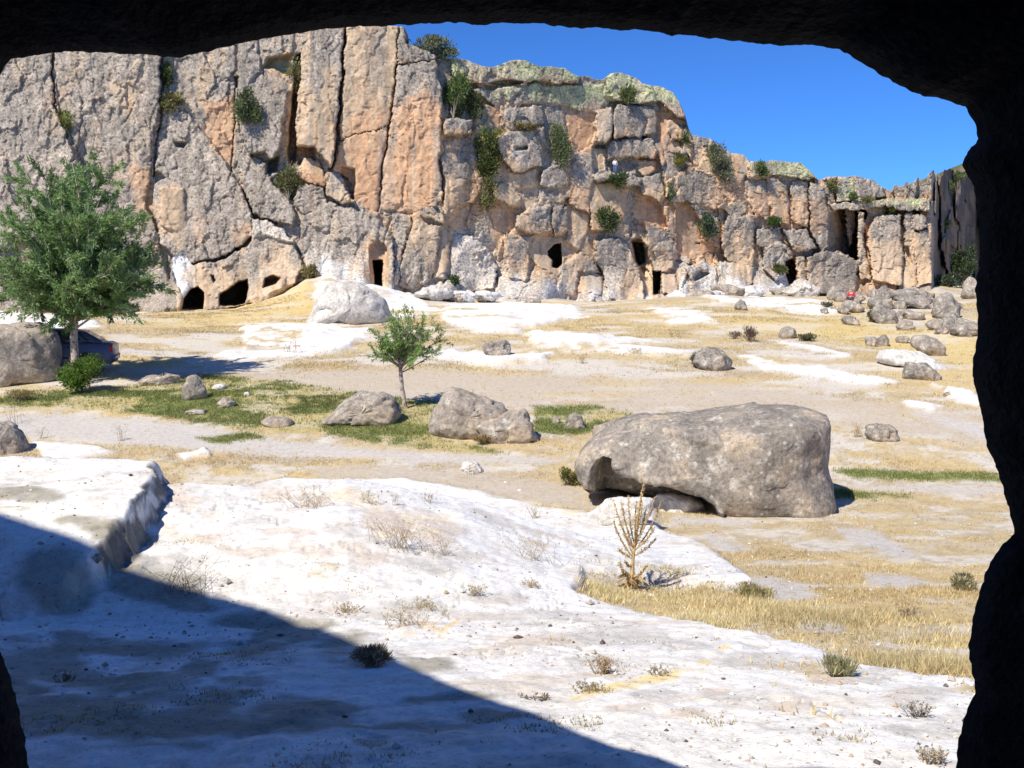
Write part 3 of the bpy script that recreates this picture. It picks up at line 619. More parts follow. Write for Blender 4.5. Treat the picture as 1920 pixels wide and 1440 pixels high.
block(C_, 'g', -2.0, .4, [(1586,392),(1606,388),(1602,430),(1592,470),(1586,440)], part=False)
block(B_, 'y', .6, .5, [(1568,336),(1602,332),(1606,374),(1568,378)])
block(B_, 'g', .6, .4, [(1606,334),(1632,338),(1635,371),(1607,372)])
block(B_, 'g', .5, .4, [(1637,342),(1656,350),(1663,369),(1637,371)])
block(L_, 'yg', 1.0, .4, [(1556,380),(1620,375),(1690,374),(1742,372),(1744,394),(1700,398),(1660,388),(1620,392),(1562,396)])
block(C_, 'gt', .8, .5, [(1608,392),(1622,398),(1620,440),(1632,520),(1612,524),(1606,450)])
block(C_, 'gt', 1.2, .9, [(1626,440),(1642,406),(1688,402),(1691,440),(1693,532),(1660,534),(1634,522),(1629,470)])
block(C_, 'gt', .8, .5, [(1694,398),(1711,400),(1716,450),(1719,536),(1696,538)])
hole(.9, [(1693,462),(1703,462),(1711,494),(1706,498),(1697,485)], .12)
block(B_, 'g', 1.2, .5, [(1712,404),(1734,404),(1740,424),(1726,432),(1712,430)])
block(C_, 'gt', 1.0, .6, [(1713,434),(1740,432),(1747,470),(1749,532),(1721,538)])
# deep stains and caves
hole(7.0, [(340,580),(343,560),(356,543),(372,538),(382,548),(383,582)], .12)
hole(7.0, [(411,572),(412,552),(430,540),(448,528),(464,524),(466,540),(460,570),(440,574)], .14)
hole(2.5, [(493,540),(497,520),(512,515),(526,520),(518,534),(505,538)], .12)
hole(.9, [(395,516),(401,516),(405,526),(401,531)], .06)
hole(1.3, [(494,128),(500,108),(548,100),(546,140),(530,140),(515,130)], .2, 'ty')
hole(.6, [(325,266),(352,266),(345,278),(330,276)], .12)
hole(.6, [(286,320),(300,322),(312,334),(290,345)], .1)
hole(.7, [(440,142),(447,144),(447,165),(442,166)], .06)
for pts, wd in (([(97,95),(101,170),(106,205),(128,260)], 2.5), ([(305,100),(303,205),(296,250),(286,330)], 4), ([(443,170),(438,260),(433,330)], 2), ([(646,55),(641,160),(632,240),(621,320)], 4.5), ([(745,118),(733,205),(719,310),(709,400)], 2.6), ([(636,262),(690,248),(726,235)], 1.2), ([(826,300),(832,380)], 2), ([(745,118),(816,113)], 1.6)):
    p_ = np.array(pts); r = inside(pts, 12); d = np.full(r.sum(), 1e9)
    for (x0, y0), (x1, y1) in zip(pts[:-1], pts[1:]):
        ex, ey = x1-x0, y1-y0; tt = np.clip(((wpx[r]-x0)*ex + (wpy[r]-y0)*ey) / (ex*ex+ey*ey), 0, 1); d = np.minimum(d, np.hypot(wpx[r]-x0-tt*ex, wpy[r]-y0-tt*ey))
    disp[r] -= .45 * (1 - sstep(wd * .25, wd * .75, d))
# pale scree and weathered white rock along the foot
hpx = ft[None] - 26 - CPY; apx = (CPX > 570) * (CPX < 1500)
apm = sstep(80, 8, hpx + 34 * na + 14 * nb) * apx
disp = disp * (1 - .35 * apm); CC = mixc(CC, .7 * apm, PAL); CC = mixc(CC, .75 * sstep(28, -6, hpx + 24 * nb + 10 * nc) * apx, WHT)
def stain(code, k, pts, soft=9):
    r = inside(pts, 30); d = poly_sd(wpx[r], wpy[r], pts) + 9 * nb[r] + 7 * nc[r]
    paint(r, k * sstep(-soft, soft, d), code)
for cd_, k, pts in (('o', .75, [(390,195),(444,175),(442,260),(432,330),(415,300),(392,270)]), ('t', .6, [(216,150),(246,150),(248,205),(225,205)]), ('t', .6, [(92,165),(118,175),(120,250),(100,240)]), ('o', .7, [(252,310),(284,315),(282,400),(255,395)]),
    ('t', .8, [(296,345),(348,348),(352,430),(335,470),(310,440),(298,420)]), ('o', .55, [(362,400),(386,415),(388,455),(368,450)]), ('o', .6, [(432,430),(470,420),(468,448),(440,462)]), ('t', .7, [(340,500),(420,490),(440,520),(400,575),(345,575)]),
    ('t', .6, [(505,450),(545,460),(548,520),(510,530)]), ('t', .8, [(600,130),(640,110),(634,235),(618,320),(600,280)]), ('o', .9, [(655,215),(728,200),(720,300),(706,398),(670,375),(655,300)]), ('o', .85, [(745,200),(800,170),(826,210),(826,300),(820,375),(780,398),(725,390),(735,300)]),
    ('t', .7, [(655,90),(740,60),(740,200),(655,210)]), ('t', .8, [(836,330),(884,330),(870,420),(838,440)]), ('t', .85, [(910,300),(1012,318),(1008,380),(975,450),(925,440),(905,380)]), ('o', .6, [(918,380),(972,392),(966,430),(930,435)]),
    ('o', .8, [(1058,205),(1115,218),(1112,280),(1062,285)]), ('t', .6, [(1095,200),(1150,195),(1140,265),(1110,265)]), ('o', .8, [(1228,218),(1292,230),(1285,265),(1250,300),(1215,320),(1196,300),(1234,270)]), ('t', .8, [(1105,345),(1176,352),(1172,440),(1110,440)]),
    ('o', .85, [(1190,362),(1250,382),(1256,430),(1190,430)]), ('o', .9, [(1262,382),(1300,392),(1345,460),(1330,484),(1270,482)]), ('t', .7, [(1050,440),(1110,410),(1112,480),(1085,550),(1050,500)]), ('t', .7, [(745,395),(850,400),(848,500),(820,520),(760,420)]),
    ('t', .7, [(1180,440),(1230,440),(1280,520),(1275,555),(1180,560)]), ('t', .6, [(1360,300),(1400,290),(1400,345),(1375,345)]), ('o', .55, [(1400,360),(1475,360),(1480,420),(1405,405)]), ('o', .5, [(1485,370),(1550,380),(1552,450),(1490,420)]), ('t', .6, [(1360,430),(1416,430),(1412,535),(1390,540)]),
    ('t', .75, [(1610,450),(1748,450),(1748,535),(1612,530)]), ('t', .6, [(1505,480),(1530,490),(1530,555),(1505,555)]), ('p', .7, [(850,440),(900,440),(960,520),(1100,555),(1100,575),(760,570),(800,520),(845,520)]), ('t', .6, [(690,440),(735,440),(738,545),(690,545)]),
    ('d', .55, [(700,50),(725,50),(722,160),(705,170)]), ('d', .5, [(775,110),(815,118),(815,170),(790,185)]), ('d', .6, [(500,130),(540,140),(538,220),(500,200)])):
    stain(cd_, k, pts)
# the shaded side valley: fluted, its rock colour darkened to stand for the shade
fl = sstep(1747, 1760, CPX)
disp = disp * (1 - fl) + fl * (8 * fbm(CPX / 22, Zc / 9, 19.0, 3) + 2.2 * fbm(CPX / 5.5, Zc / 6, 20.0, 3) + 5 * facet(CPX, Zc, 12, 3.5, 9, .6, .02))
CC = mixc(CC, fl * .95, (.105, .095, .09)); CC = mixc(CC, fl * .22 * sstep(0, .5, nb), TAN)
# long water streaks
st = sstep(.25, .75, fbm(U / .45, Zc / 7, 23.0, 4)); CC = CC * (1 - .22 * st[..., None])
dep2 = dep - disp
ax_, bz_ = ray(CPX, CPY)
Vc = np.stack([ax_ * dep2, dep2, bz_ * dep2], -1)
# plateau behind the rim
CC = np.concatenate([np.clip(CC, .02, .85), RGH[..., None]], -1)
rows = [Vc]; last = Vc[-1]; cl = CC[-1]; cols = [CC]
for k, (dy, dz) in enumerate(((.5, .02), (1.5, .0), (3.5, -.1), (8, -.4), (16, -1.0), (40, -2.0), (90, -3))):
    q = last.copy(); q[:, 1] += dy; q[:, 0] *= (last[:, 1] + dy) / last[:, 1]; q[:, 2] += dz + .12 * fbm(q[:, 0] / 1.3, q[:, 1] / 1.3, 3.0, 3)
    rows.append(q[None]); cols.append(cl[None])
Vc = np.concatenate(rows); CC = np.concatenate(cols); pid = np.concatenate([pid] + [np.zeros((7, len(cx_)), int)])
nrow, ncol = Vc.shape[:2]
Ff = grid_faces(nrow, ncol); Vf = Vc.reshape(-1, 3); Cf = CC.reshape(-1, 4); pf = pid.ravel()[Ff[:, 0]]
cliff = None
for k, nm in NAMES.items():
    s = Ff[pf == k]
    if len(s) < 12:
        continue
    u_, inv = np.unique(s, return_inverse=True)
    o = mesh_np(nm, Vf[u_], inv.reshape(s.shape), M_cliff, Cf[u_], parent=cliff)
    if k == 0: cliff = o; tag(o, kind='structure')
def cpoint(px, py, lift=0.0):
    """point of the cliff face seen at a photo pixel, lift metres in front of it"""
    j = int(np.argmin(np.abs(cx_ - px))); i = int(np.argmin(np.abs(CPY[:, j] - py)))
    d = dep2[i, j] - lift; return at(px, py, d)

# hill beyond the side valley
hx_ = np.linspace(1450, 2300, 120); hs = np.interp(hx_, [1450, 1640, 1690, 1750, 1790, 1840, 2300], [420, 372, 352, 332, 315, 298, 150]) - 3
hr = []
for k, (dd, dyy) in enumerate(((190, 260), (205, 110), (225, 50), (245, 18), (260, 4), (275, 0), (300, 4), (360, 40))):
    a, b2 = ray(hx_, hs + dyy); q = np.stack([a * dd, np.full_like(a, dd), b2 * dd + .8 * fbm(hx_ / 9, dd / 9 + 0 * hx_, 1.0, 3) * (k < 5)], -1); hr.append(q)
hv = np.array(hr); hc = np.zeros(hv.shape) + (.30, .24, .15); nh = fbm(hv[..., 0] / 5, hv[..., 1] / 5, 2.0, 4); hc = mixc(hc, sstep(-.2, .4, nh), (.12, .12, .06))
hill = mesh_np('hill', hv.reshape(-1, 3), grid_faces(*hv.shape[:2]), M_cliff, hc.reshape(-1, 3)); tag(hill, kind='structure')
# ------------------------------------------------------------------ the cave the camera stands in, and the outcrop around it
OUT = [(60,1480),(48,1400),(40,1340),(18,1265),(0,1225),(-50,1150),(-80,900),(-70,500),(-30,250),(-4,165),(6,125),(20,110),(120,98),(200,99),(330,108),(380,99),(450,84),(500,70),(560,62),(620,54),(760,47),(860,42),(940,45),(1000,45),(1060,50),(1130,52),(1200,55),(1260,66),(1340,72),(1420,82),(1500,85),(1575,92),(1620,120),(1670,150),(1720,175),(1770,188),(1810,200),(1828,235),(1835,260),(1815,285),(1805,310),(1822,340),(1835,400),(1838,470),(1830,540),(1832,620),(1822,680),(1824,720),(1840,770),(1850,830),(1870,880),(1890,940),(1900,1000),(1878,1022),(1858,1055),(1838,1105),(1824,1160),(1815,1210),(1822,1260),(1830,1300),(1805,1350),(1795,1400),(1790,1480),(1700,1600),(960,1700),(120,1600)]
op = dense_poly(OUT, 5.0)
tt = np.arange(len(op)); nn = np.roll(op, -1, 0) - np.roll(op, 1, 0); nn = np.stack([nn[:, 1], -nn[:, 0]], 1); nn /= np.linalg.norm(nn, axis=1)[:, None] + 1e-9
op = op + nn * (2.6 * fbm(op[:, 0] / 14, op[:, 1] / 14, 3.0, 4) + 1.5 * fbm(op[:, 0] / 45, op[:, 1] / 45, 6.0, 2))[:, None]
YL = 1.5
la, lb = ray(op[:, 0], op[:, 1]); lx, lz = la * YL, lb * YL
cxm, czm = 0.0, -.05
# top of the outcrop, from where its shadow falls on the ground
SHADE = [(-500,880),(-200,915),(0,963),(70,985),(150,1010),(220,1052),(265,1075),(330,1097),(430,1124),(500,1142),(540,1160),(580,1180),(602,1172),(640,1183),(690,1205),(740,1222),(800,1256),(850,1286),(920,1312),(1000,1336),(1060,1352),(1100,1380),(1160,1402),(1240,1422),(1300,1445),(1380,1478)]
dn = dense_poly(SHADE, 8, closed=False)
YF = 1.6
top = []
for q in dn:
    P = hit(q[0], q[1]); k = (P[1] - YF) / -to_sun.y; top.append((P[0] + to_sun.x * k, P[2] + to_sun.z * k))
top = np.array(top); top = top[np.argsort(top[:, 0])]
print('outcrop top', top[::12].round(2).tolist())
def topz(x):
    x0, z0 = top[-1]
    return np.where(x > x0, np.maximum(z0 - 1.0 * (x - x0), .98 - .05 * x), np.interp(x, top[:, 0], top[:, 1], left=top[0, 1]))
ang = np.arctan2(lz - czm, lx - cxm)
def outer(th, shrink=0.0):
    dx, dz = np.cos(th), np.sin(th); r = np.linspace(.5, 26, 5200)
    X = cxm + np.outer(dx, r); Z = czm + np.outer(dz, r)
    bad = (X < -15) | (X > 9) | (Z < -3.4) | (Z > topz(X) * (1 - shrink))
    k = np.argmax(bad, axis=1); rr_ = r[k]; return cxm + dx * rr_, czm + dz * rr_
# extra rays so the top edge is well resolved: resample the loop by angle as well as outline
rings = []
def ring(s, y, amp=.0):
    x = cxm + (lx - cxm) * s; z = czm + (lz - czm) * s
    n = amp * fbm(x * 2.2, z * 2.2, y * 2.2, 4); k = np.hypot(x - cxm, z - czm); 
    return np.stack([x + (x - cxm) / k * n, np.full_like(x, y) + 0 * n, z + (z - czm) / k * n], -1)
for s, y, am in ((.02, -2.6, 0), (.9, -2.5, .1), (1.6, -1.9, .15), (2.0, -1.0, .15), (2.0, -.3, .15), (1.8, .3, .12), (1.55, .75, .10), (1.33, 1.05, .07), (1.17, 1.25, .045), (1.07, 1.38, .02), (1.02, 1.46, .006), (1.0, 1.5, 0), (1.06, 1.515, .004), (1.16, 1.545, .008), (1.3, 1.57, .01), (1.5, 1.585, .015)):
    rings.append(ring(s, y, am))
Vr = np.array(rings); nr_, nc_ = Vr.shape[:2]
def loopf(nr, nc):
    i = np.arange(nr - 1)[:, None] * nc; j = np.arange(nc)[None]; k = (j + 1) % nc
    return np.stack([i + j, i + nc + j, i + nc + k, i + k], -1).reshape(-1, 4)
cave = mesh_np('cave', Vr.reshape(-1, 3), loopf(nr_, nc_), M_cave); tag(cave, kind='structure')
# the outcrop shell: uniform in angle, dense where its top edge throws the visible shadow
th = np.sort(np.concatenate([np.linspace(-np.pi, np.pi, 300, endpoint=False), np.linspace(.5, 3.0, 1100)]))
ox, oz = outer(th); tz = oz > -3
sh = []
l = rings[15]; la_ = np.arctan2(l[:, 2] - czm, l[:, 0] - cxm); lr_ = np.hypot(l[:, 0] - cxm, l[:, 2] - czm); q_ = np.argsort(la_)
lr2 = np.interp(th, la_[q_], lr_[q_], period=2 * np.pi) * .995
i0 = np.stack([cxm + np.cos(th) * lr2, np.full_like(ox, 1.588), czm + np.sin(th) * lr2], -1)
sh.append(i0)
for yy_, kk in ((YF, 1.0), (YF - 1.5, .985), (YF - 4, .95), (-7, .85), (-12, .7)):
    sh.append(np.stack([cxm + (ox - cxm) * (kk if yy_ < YF else 1), np.full_like(ox, yy_), czm + (oz - czm) * kk], -1))
sh.append(np.stack([ox * .02, np.full_like(ox, -12.5), oz * .02], -1))
sh = np.array(sh)
M_out = rock_mat('outcrop_rock', ((.30,.28,.25), (.38,.36,.33), (.45,.43,.40)), 2.0, 8, .08, .8)
outc = mesh_np('outcrop', sh.reshape(-1, 3), loopf(*sh.shape[:2]), M_out); tag(outc, kind='structure')

# rock brow added out of view above the mouth to block sky light, all of it inside the outcrop's own shade
nbx, nby = 150, 60
bx_ = np.linspace(-13, -1.7, nbx); yb = np.empty(nbx)
yy = np.linspace(1.5, 9, 400)
kx, kz = to_sun.x / -to_sun.y, to_sun.z / -to_sun.y
def ztop_(x, y): return topz(x + kx * (y - YF)) - kz * (y - YF)
def zbot_(x, y): return .335 * y + .28 + .0 * x
for i, x in enumerate(bx_):
    ok = ztop_(x, yy) - zbot_(x, yy) > .35; yb[i] = yy[np.argmin(ok)] if not ok.all() else 9
yb = np.maximum(yb - .25, 1.55)
tq = np.linspace(0, 1, nby)
BX = np.broadcast_to(bx_[:, None], (nbx, nby)); BY = 1.45 + (yb[:, None] - 1.45) * tq[None]
nbz = fbm(BX / .8, BY / .8, 2.0, 4)
TZ = ztop_(BX, BY) - .22 - .12 * np.abs(nbz); BZ = np.minimum(zbot_(BX, BY) + .12 * np.abs(nbz), TZ - .05)
up_ = np.stack([BX, BY, TZ], -1).reshape(-1, 3); dn_ = np.stack([BX, BY, BZ], -1).reshape(-1, 3)
f1_ = grid_faces(nbx, nby); n_ = nbx * nby
e1 = np.array([(i * nby + nby - 1, (i + 1) * nby + nby - 1, n_ + (i + 1) * nby + nby - 1, n_ + i * nby + nby - 1) for i in range(nbx - 1)])
j_ = np.arange(nby - 1); e2 = np.stack([(nbx-1)*nby + j_, (nbx-1)*nby + j_ + 1, n_ + (nbx-1)*nby + j_ + 1, n_ + (nbx-1)*nby + j_], 1)
e3 = np.stack([j_, j_ + 1, n_ + j_ + 1, n_ + j_], 1)
shade_brow = mesh_np('shade_brow', np.concatenate([up_, dn_]), np.concatenate([f1_, f1_[:, ::-1] + n_, e1, e2, e3]), M_out, parent=outc)
# ------------------------------------------------------------------ boulders and stones lying on the ground
_TH = np.linspace(0, 2 * np.pi, 96, endpoint=False); _PH = np.linspace(-np.pi / 2, np.pi / 2, 41)
def star(pts, c):
    """radius of an outline seen from c, by angle"""
    p = dense_poly(pts, .03) - c
    a = np.arctan2(p[:, 1], p[:, 0]); r = np.hypot(p[:, 0], p[:, 1]); q = np.argsort(a)
    return np.interp(_TH, a[q], r[q], period=2 * np.pi)
_rseed = [0]
def rock(name, label, pts, mat, deep=.75, base=None, planes=9, amp=.07, cat='boulder', push=None, group=None, Y=None, pw=.5, sink=.10, tint=None):
    """a boulder whose outline is given in photo pixels; deep = half depth / half width"""
    global _TH, _PH
    xs0 = [q_[0] for q_ in pts]; small = max(xs0) - min(xs0) < 75
    _TH = np.linspace(0, 2 * np.pi, 48 if small else 96, endpoint=False); _PH = np.linspace(-np.pi / 2, np.pi / 2, 23 if small else 41)
    _rseed[0] += 1; sd = _rseed[0]; rs = np.random.default_rng(100 + sd)
    p = np.array(pts, float); cx, cy = (p[:, 0].min() + p[:, 0].max()) / 2, (p[:, 1].min() + p[:, 1].max()) / 2
    yb = base if base is not None else p[:, 1].max() - .12 * (p[:, 1].max() - p[:, 1].min())
    g = hit(cx, yb)
    Yc = Y if Y is not None else g[1]
    half = (p[:, 0].max() - p[:, 0].min()) / 2 / F * Yc
    if Y is None: Yc = Yc + min(deep, .6) * half * .55
    ctr = at(cx, cy, Yc); w_ = [(at(x, y, Yc) - ctr) for x, y in p]
    rad = np.array([ctr[0], ctr[1], 0]); rad /= np.linalg.norm(rad); rt = np.array([rad[1], -rad[0], 0])
    loc = np.array([(v @ rt, v[2]) for v in w_])
    r = star(loc, np.zeros(2))
    hb = loc[:, 1].min()
    cph = np.cos(_PH); sph = np.sin(_PH); k = np.clip(cph, 0, 1)**pw
    X = np.outer(k, r * np.cos(_TH)); Z = np.outer(k, r * np.sin(_TH)); Yd = np.outer(np.sign(sph) * np.abs(sph)**.85 * deep * half, np.ones_like(_TH))
    P = np.stack([X, Yd, Z], -1)
    S = max(half, .05)
    for i in range(planes):
        n = rs.normal(size=3); n[2] *= .8; n /= np.linalg.norm(n); n[1] = -abs(n[1]) if i % 2 else n[1]
        e = P @ n; m = e.max(); lim = m * rs.uniform(.74, .9); over = np.clip(e - lim, 0, None)
        P = P - .85 * over[..., None] * n * (.15 + .85 * np.abs(n[1]))   # facets mostly on the faces, the outline stays
    q = P / S * 1.7 + sd * 3.7
    if push is not None:
        wp = ctr + P[..., :1] * rt + P[..., 1:2] * rad + P[..., 2:] * np.array([0, 0, 1.0])
        qx, qy = proj(wp[..., 0], wp[..., 1], wp[..., 2])
        P[..., 1] += push(qx, qy) * (P[..., 1] < deep * half * .3)
    nrm = P / (np.linalg.norm(P, axis=-1, keepdims=True) + 1e-6)
    d = fbm(q[..., 0], q[..., 1], q[..., 2], 5) * amp * S + (.35 * amp * S) * fbm(q[..., 0] * 5, q[..., 1] * 5, q[..., 2] * 5, 3) + .95 * S * amp * facet(q[..., 0] * 1.0 + q[..., 1] * .6, q[..., 2] + .3 * q[..., 1], .8, .7, sd, 1.0, .8) - .8 * amp * S * sstep(.35, .8, fbm(q[..., 0] * 2.2, q[..., 1] * 2.2, q[..., 2] * 2.2 + 50, 3))
    P = P + nrm * d[..., None] * cph[:, None, None]**.3
    P[..., 2] = np.maximum(P[..., 2], hb - .5)
    W = P[..., :1] * rt + P[..., 1:2] * rad + P[..., 2:] * np.array([0, 0, 1.0])
    # origin at the base
    zb = hb + sink
    gr = float(gz(ctr[0], ctr[1])[0]); drop = min(0.0, gr + .02 - (ctr[2] + zb)) if Y is None and base is None else 0.0
    W[..., 2] -= zb
    f = loopf(len(_PH), len(_TH))
    o = mesh_np(name, W.reshape(-1, 3), f, mat); o.location = (ctr[0], ctr[1], ctr[2] + zb + max(drop, -.6))
    return tag(o, label, cat, group)
def oval(cx, cy, rx, ry, n=14, j=.12, seed=0):
    rs = np.random.default_rng(seed + int(cx)); a = np.linspace(0, 2 * np.pi, n, endpoint=False)
    return [(cx + rx * math.cos(t) * (1 + j * rs.normal()), cy + ry * math.sin(t) * (1 + j * rs.normal())) for t in a]
def bigpush(x, y):
    shade_brow = np.interp(x, [1085, 1100, 1118, 1132, 1145, 1165, 1200, 1300, 1335, 1360], [925, 876, 862, 864, 880, 899, 911, 932, 947, 962])
    return 1.25 * sstep(-4, 9, y - shade_brow) * sstep(1108, 1126, x) * (1 - sstep(1325, 1350, x))
rock('big_boulder', 'largest boulder, long grey and lichen-speckled, with a dark undercut end behind the mullein',
     [(1072,862),(1076,845),(1090,828),(1110,812),(1150,797),(1200,785),(1270,776),(1340,768),(1410,760),(1470,758),(1510,762),(1535,770),(1543,790),(1540,830),(1538,865),(1548,895),(1560,925),(1562,950),(1552,964),(1480,970),(1400,966),(1340,956),(1300,952),(1230,944),(1150,936),(1112,930),(1086,905),(1076,880)],
     M_grey, deep=.72, base=955, planes=3, amp=.04, push=bigpush, sink=.12, pw=.5)
rock('boulder', 'huge pale grey lichened boulder hiding the front of the parked car', [(-80,610),(0,606),(50,602),(80,606),(105,622),(116,645),(119,680),(112,715),(95,730),(60,728),(0,738),(-80,742)], M_tan, deep=.6, base=722, planes=5, amp=.05)
rock('boulder', 'angular tan boulder with a steep dark broken edge, beside the young tree', [(796,800),(812,770),(832,742),(848,727),(880,738),(915,752),(940,758),(955,770),(960,800),(950,825),(900,828),(835,824),(806,818)], M_tan, deep=.6, base=822, planes=7, amp=.05)
rock('boulder', 'rounded pale boulder leaning against the angular tan one', [(893,800),(905,788),(935,784),(960,770),(985,767),(998,780),(1003,805),(1010,825),(985,834),(930,836),(898,828)], M_tan, deep=.6, base=830, planes=6, amp=.06)
rock('boulder', 'low grey boulder on green grass at the foot of the young tree', [(602,790),(625,770),(645,748),(675,738),(715,737),(742,748),(750,772),(747,798),(720,806),(670,798),(620,795)], M_tan, deep=.65, base=796, planes=6, amp=.06)
rock('stone', 'upright pale grey stone like a stump on the green grass', [(340,742),(344,722),(352,706),(366,702),(380,708),(384,724),(390,744),(384,756),(360,756),(344,752)], M_tan, deep=.6, base=750, amp=.06, cat='stone')
rock('stone', 'long low dirt-topped stone just past the car shadow', [(254,712),(275,703),(310,702),(342,704),(345,718),(330,728),(280,726),(258,722)], M_tan, deep=.5, base=722, amp=.06, cat='stone')
rock('stone', 'small bright cream stone on the green grass', [(396,728),(404,721),(414,719),(424,722),(424,730),(410,733),(398,732)], M_pale, base=730, amp=.06, cat='stone')
rock('stone', 'small round white stone near the cream one on the grass', oval(463, 738, 7, 6), M_pale, cat='stone')
rock('stone', 'half-buried brownish stone on the grass beside the stump-like stone', oval(424, 757, 20, 9), M_tan, cat='stone')
rock('flat_stone', 'flat grey slab lying where the green grass meets the dirt track', [(486,790),(505,780),(535,782),(552,792),(545,806),(525,812),(505,804)], M_tan, deep=.7, base=800, amp=.03, cat='stone')
rock('stone', 'flat pale stone sunk in the grass below the stump-like stone', oval(368, 772, 20, 6), M_tan, cat='stone')
rock('stone', 'rounded grey stone with a dark hollow on green grass between the boulders', [(1058,800),(1062,784),(1072,774),(1086,777),(1096,792),(1098,806),(1080,808),(1062,806)], M_grey, deep=.7, amp=.08, cat='stone')
rock('stone', 'small pale stone next to the hollowed grey stone on the grass', oval(1042, 787, 8, 8), M_tan, cat='stone')
rock('boulder', 'small dark boulder alone on the slope before the white rock below the cliff', [(903,650),(912,643),(930,640),(950,637),(957,648),(955,662),(940,670),(915,667)], M_grey, deep=.7, amp=.08)
rock('boulder', 'round grey boulder with a shrub on its shaded end, mid slope', [(1298,680),(1304,662),(1318,652),(1340,650),(1360,660),(1372,678),(1370,694),(1350,700),(1320,698)], M_grey, deep=.8, amp=.06)
rock('boulder', 'small pointed dark boulder on the yellow grass under the cliff', [(1376,578),(1380,566),(1388,561),(1396,566),(1402,578),(1396,585),(1382,584)], M_grey, deep=.8, amp=.06)
rock('boulder', 'small pale grey boulder beside the brown bush on yellow grass', [(1458,628),(1466,614),(1478,611),(1490,618),(1493,632),(1478,638),(1462,636)], M_tan, deep=.8, amp=.06)
rock('boulder', 'small purplish boulder with dry weeds at one end, past the largest boulder', [(1618,815),(1624,800),(1645,796),(1668,797),(1684,806),(1684,824),(1660,832),(1630,830)], M_grey, deep=.7, amp=.08)
rock('boulder', 'smooth egg-shaped grey boulder lying on the white slab', [(1704,638),(1715,628),(1735,627),(1755,634),(1772,650),(1775,666),(1768,672),(1745,667),(1720,656),(1706,648)], M_tan, deep=.7, amp=.05)
rock('boulder', 'egg-shaped grey boulder with a dark flat end, below the white slab', [(1690,694),(1696,680),(1712,678),(1735,680),(1755,694),(1768,708),(1762,718),(1735,716),(1705,712),(1693,708)], M_grey, deep=.6, amp=.05)
rock('boulder', 'small square tan block with a bright orange end, on the yellow grass', [(1620,634),(1624,630),(1642,631),(1645,640),(1642,652),(1624,650)], M_tan, deep=.8, amp=.04, planes=4)
rock('boulder', 'small grey pointed block touching the square tan block', [(1643,636),(1652,629),(1662,627),(1668,640),(1668,652),(1645,652)], M_grey, deep=.8, amp=.05)
rock('boulder', 'small low brown stone between the grey block and the egg-shaped boulder', oval(1692, 636, 14, 8), M_tan)
rock('flat_stone', 'tiny dark flat stone on the white rock by the cave edge', oval(1777, 739, 10, 4.5), M_grey, cat='stone')
rock('white_slab', 'broad weathered white rock slab under the egg-shaped boulders', [(1632,672),(1645,656),(1690,652),(1720,658),(1750,672),(1775,690),(1790,702),(1770,704),(1735,694),(1700,690),(1660,684)], M_pale, deep=.5, base=690, amp=.04, cat='rock slab')
rock('pale_rock', 'low pale pinkish rock tucked under the near edge of the big boulder', [(1225,952),(1230,928),(1260,926),(1295,932),(1318,945),(1322,958),(1295,966),(1250,964)], M_pale, deep=.6, base=960, amp=.05, cat='rock')
rock('pale_rock', 'upright-faced white rock block directly behind the mullein stalk', [(1118,985),(1124,950),(1140,935),(1175,928),(1222,934),(1226,955),(1205,985),(1160,1000)], M_pale, deep=.5, base=985, amp=.05, cat='rock')
rock('boulder', 'brownish boulder at the near side of the dirt track, cut by the picture edge', [(-60,800),(-20,786),(20,792),(45,812),(60,840),(55,858),(0,866),(-60,866)], M_tan, deep=.6, base=852, amp=.05)
rock('stone', 'small pinkish white stone behind a dead twig on the straw', [(862,876),(870,866),(888,864),(902,872),(908,884),(890,888),(868,884)], M_pale, deep=.7, amp=.08, cat='stone')
rock('mound', 'big domed white rock mound at the foot of the cliff by the arched doorway', [(572,612),(590,585),(598,560),(614,538),(640,527),(672,528),(700,542),(722,560),(736,590),(748,614),(690,622),(640,622)], M_mound, deep=.9, base=606, planes=2, amp=.06, cat='rock mound', pw=.9)
G = 'boulders of the rockfall under the end of the cliff'
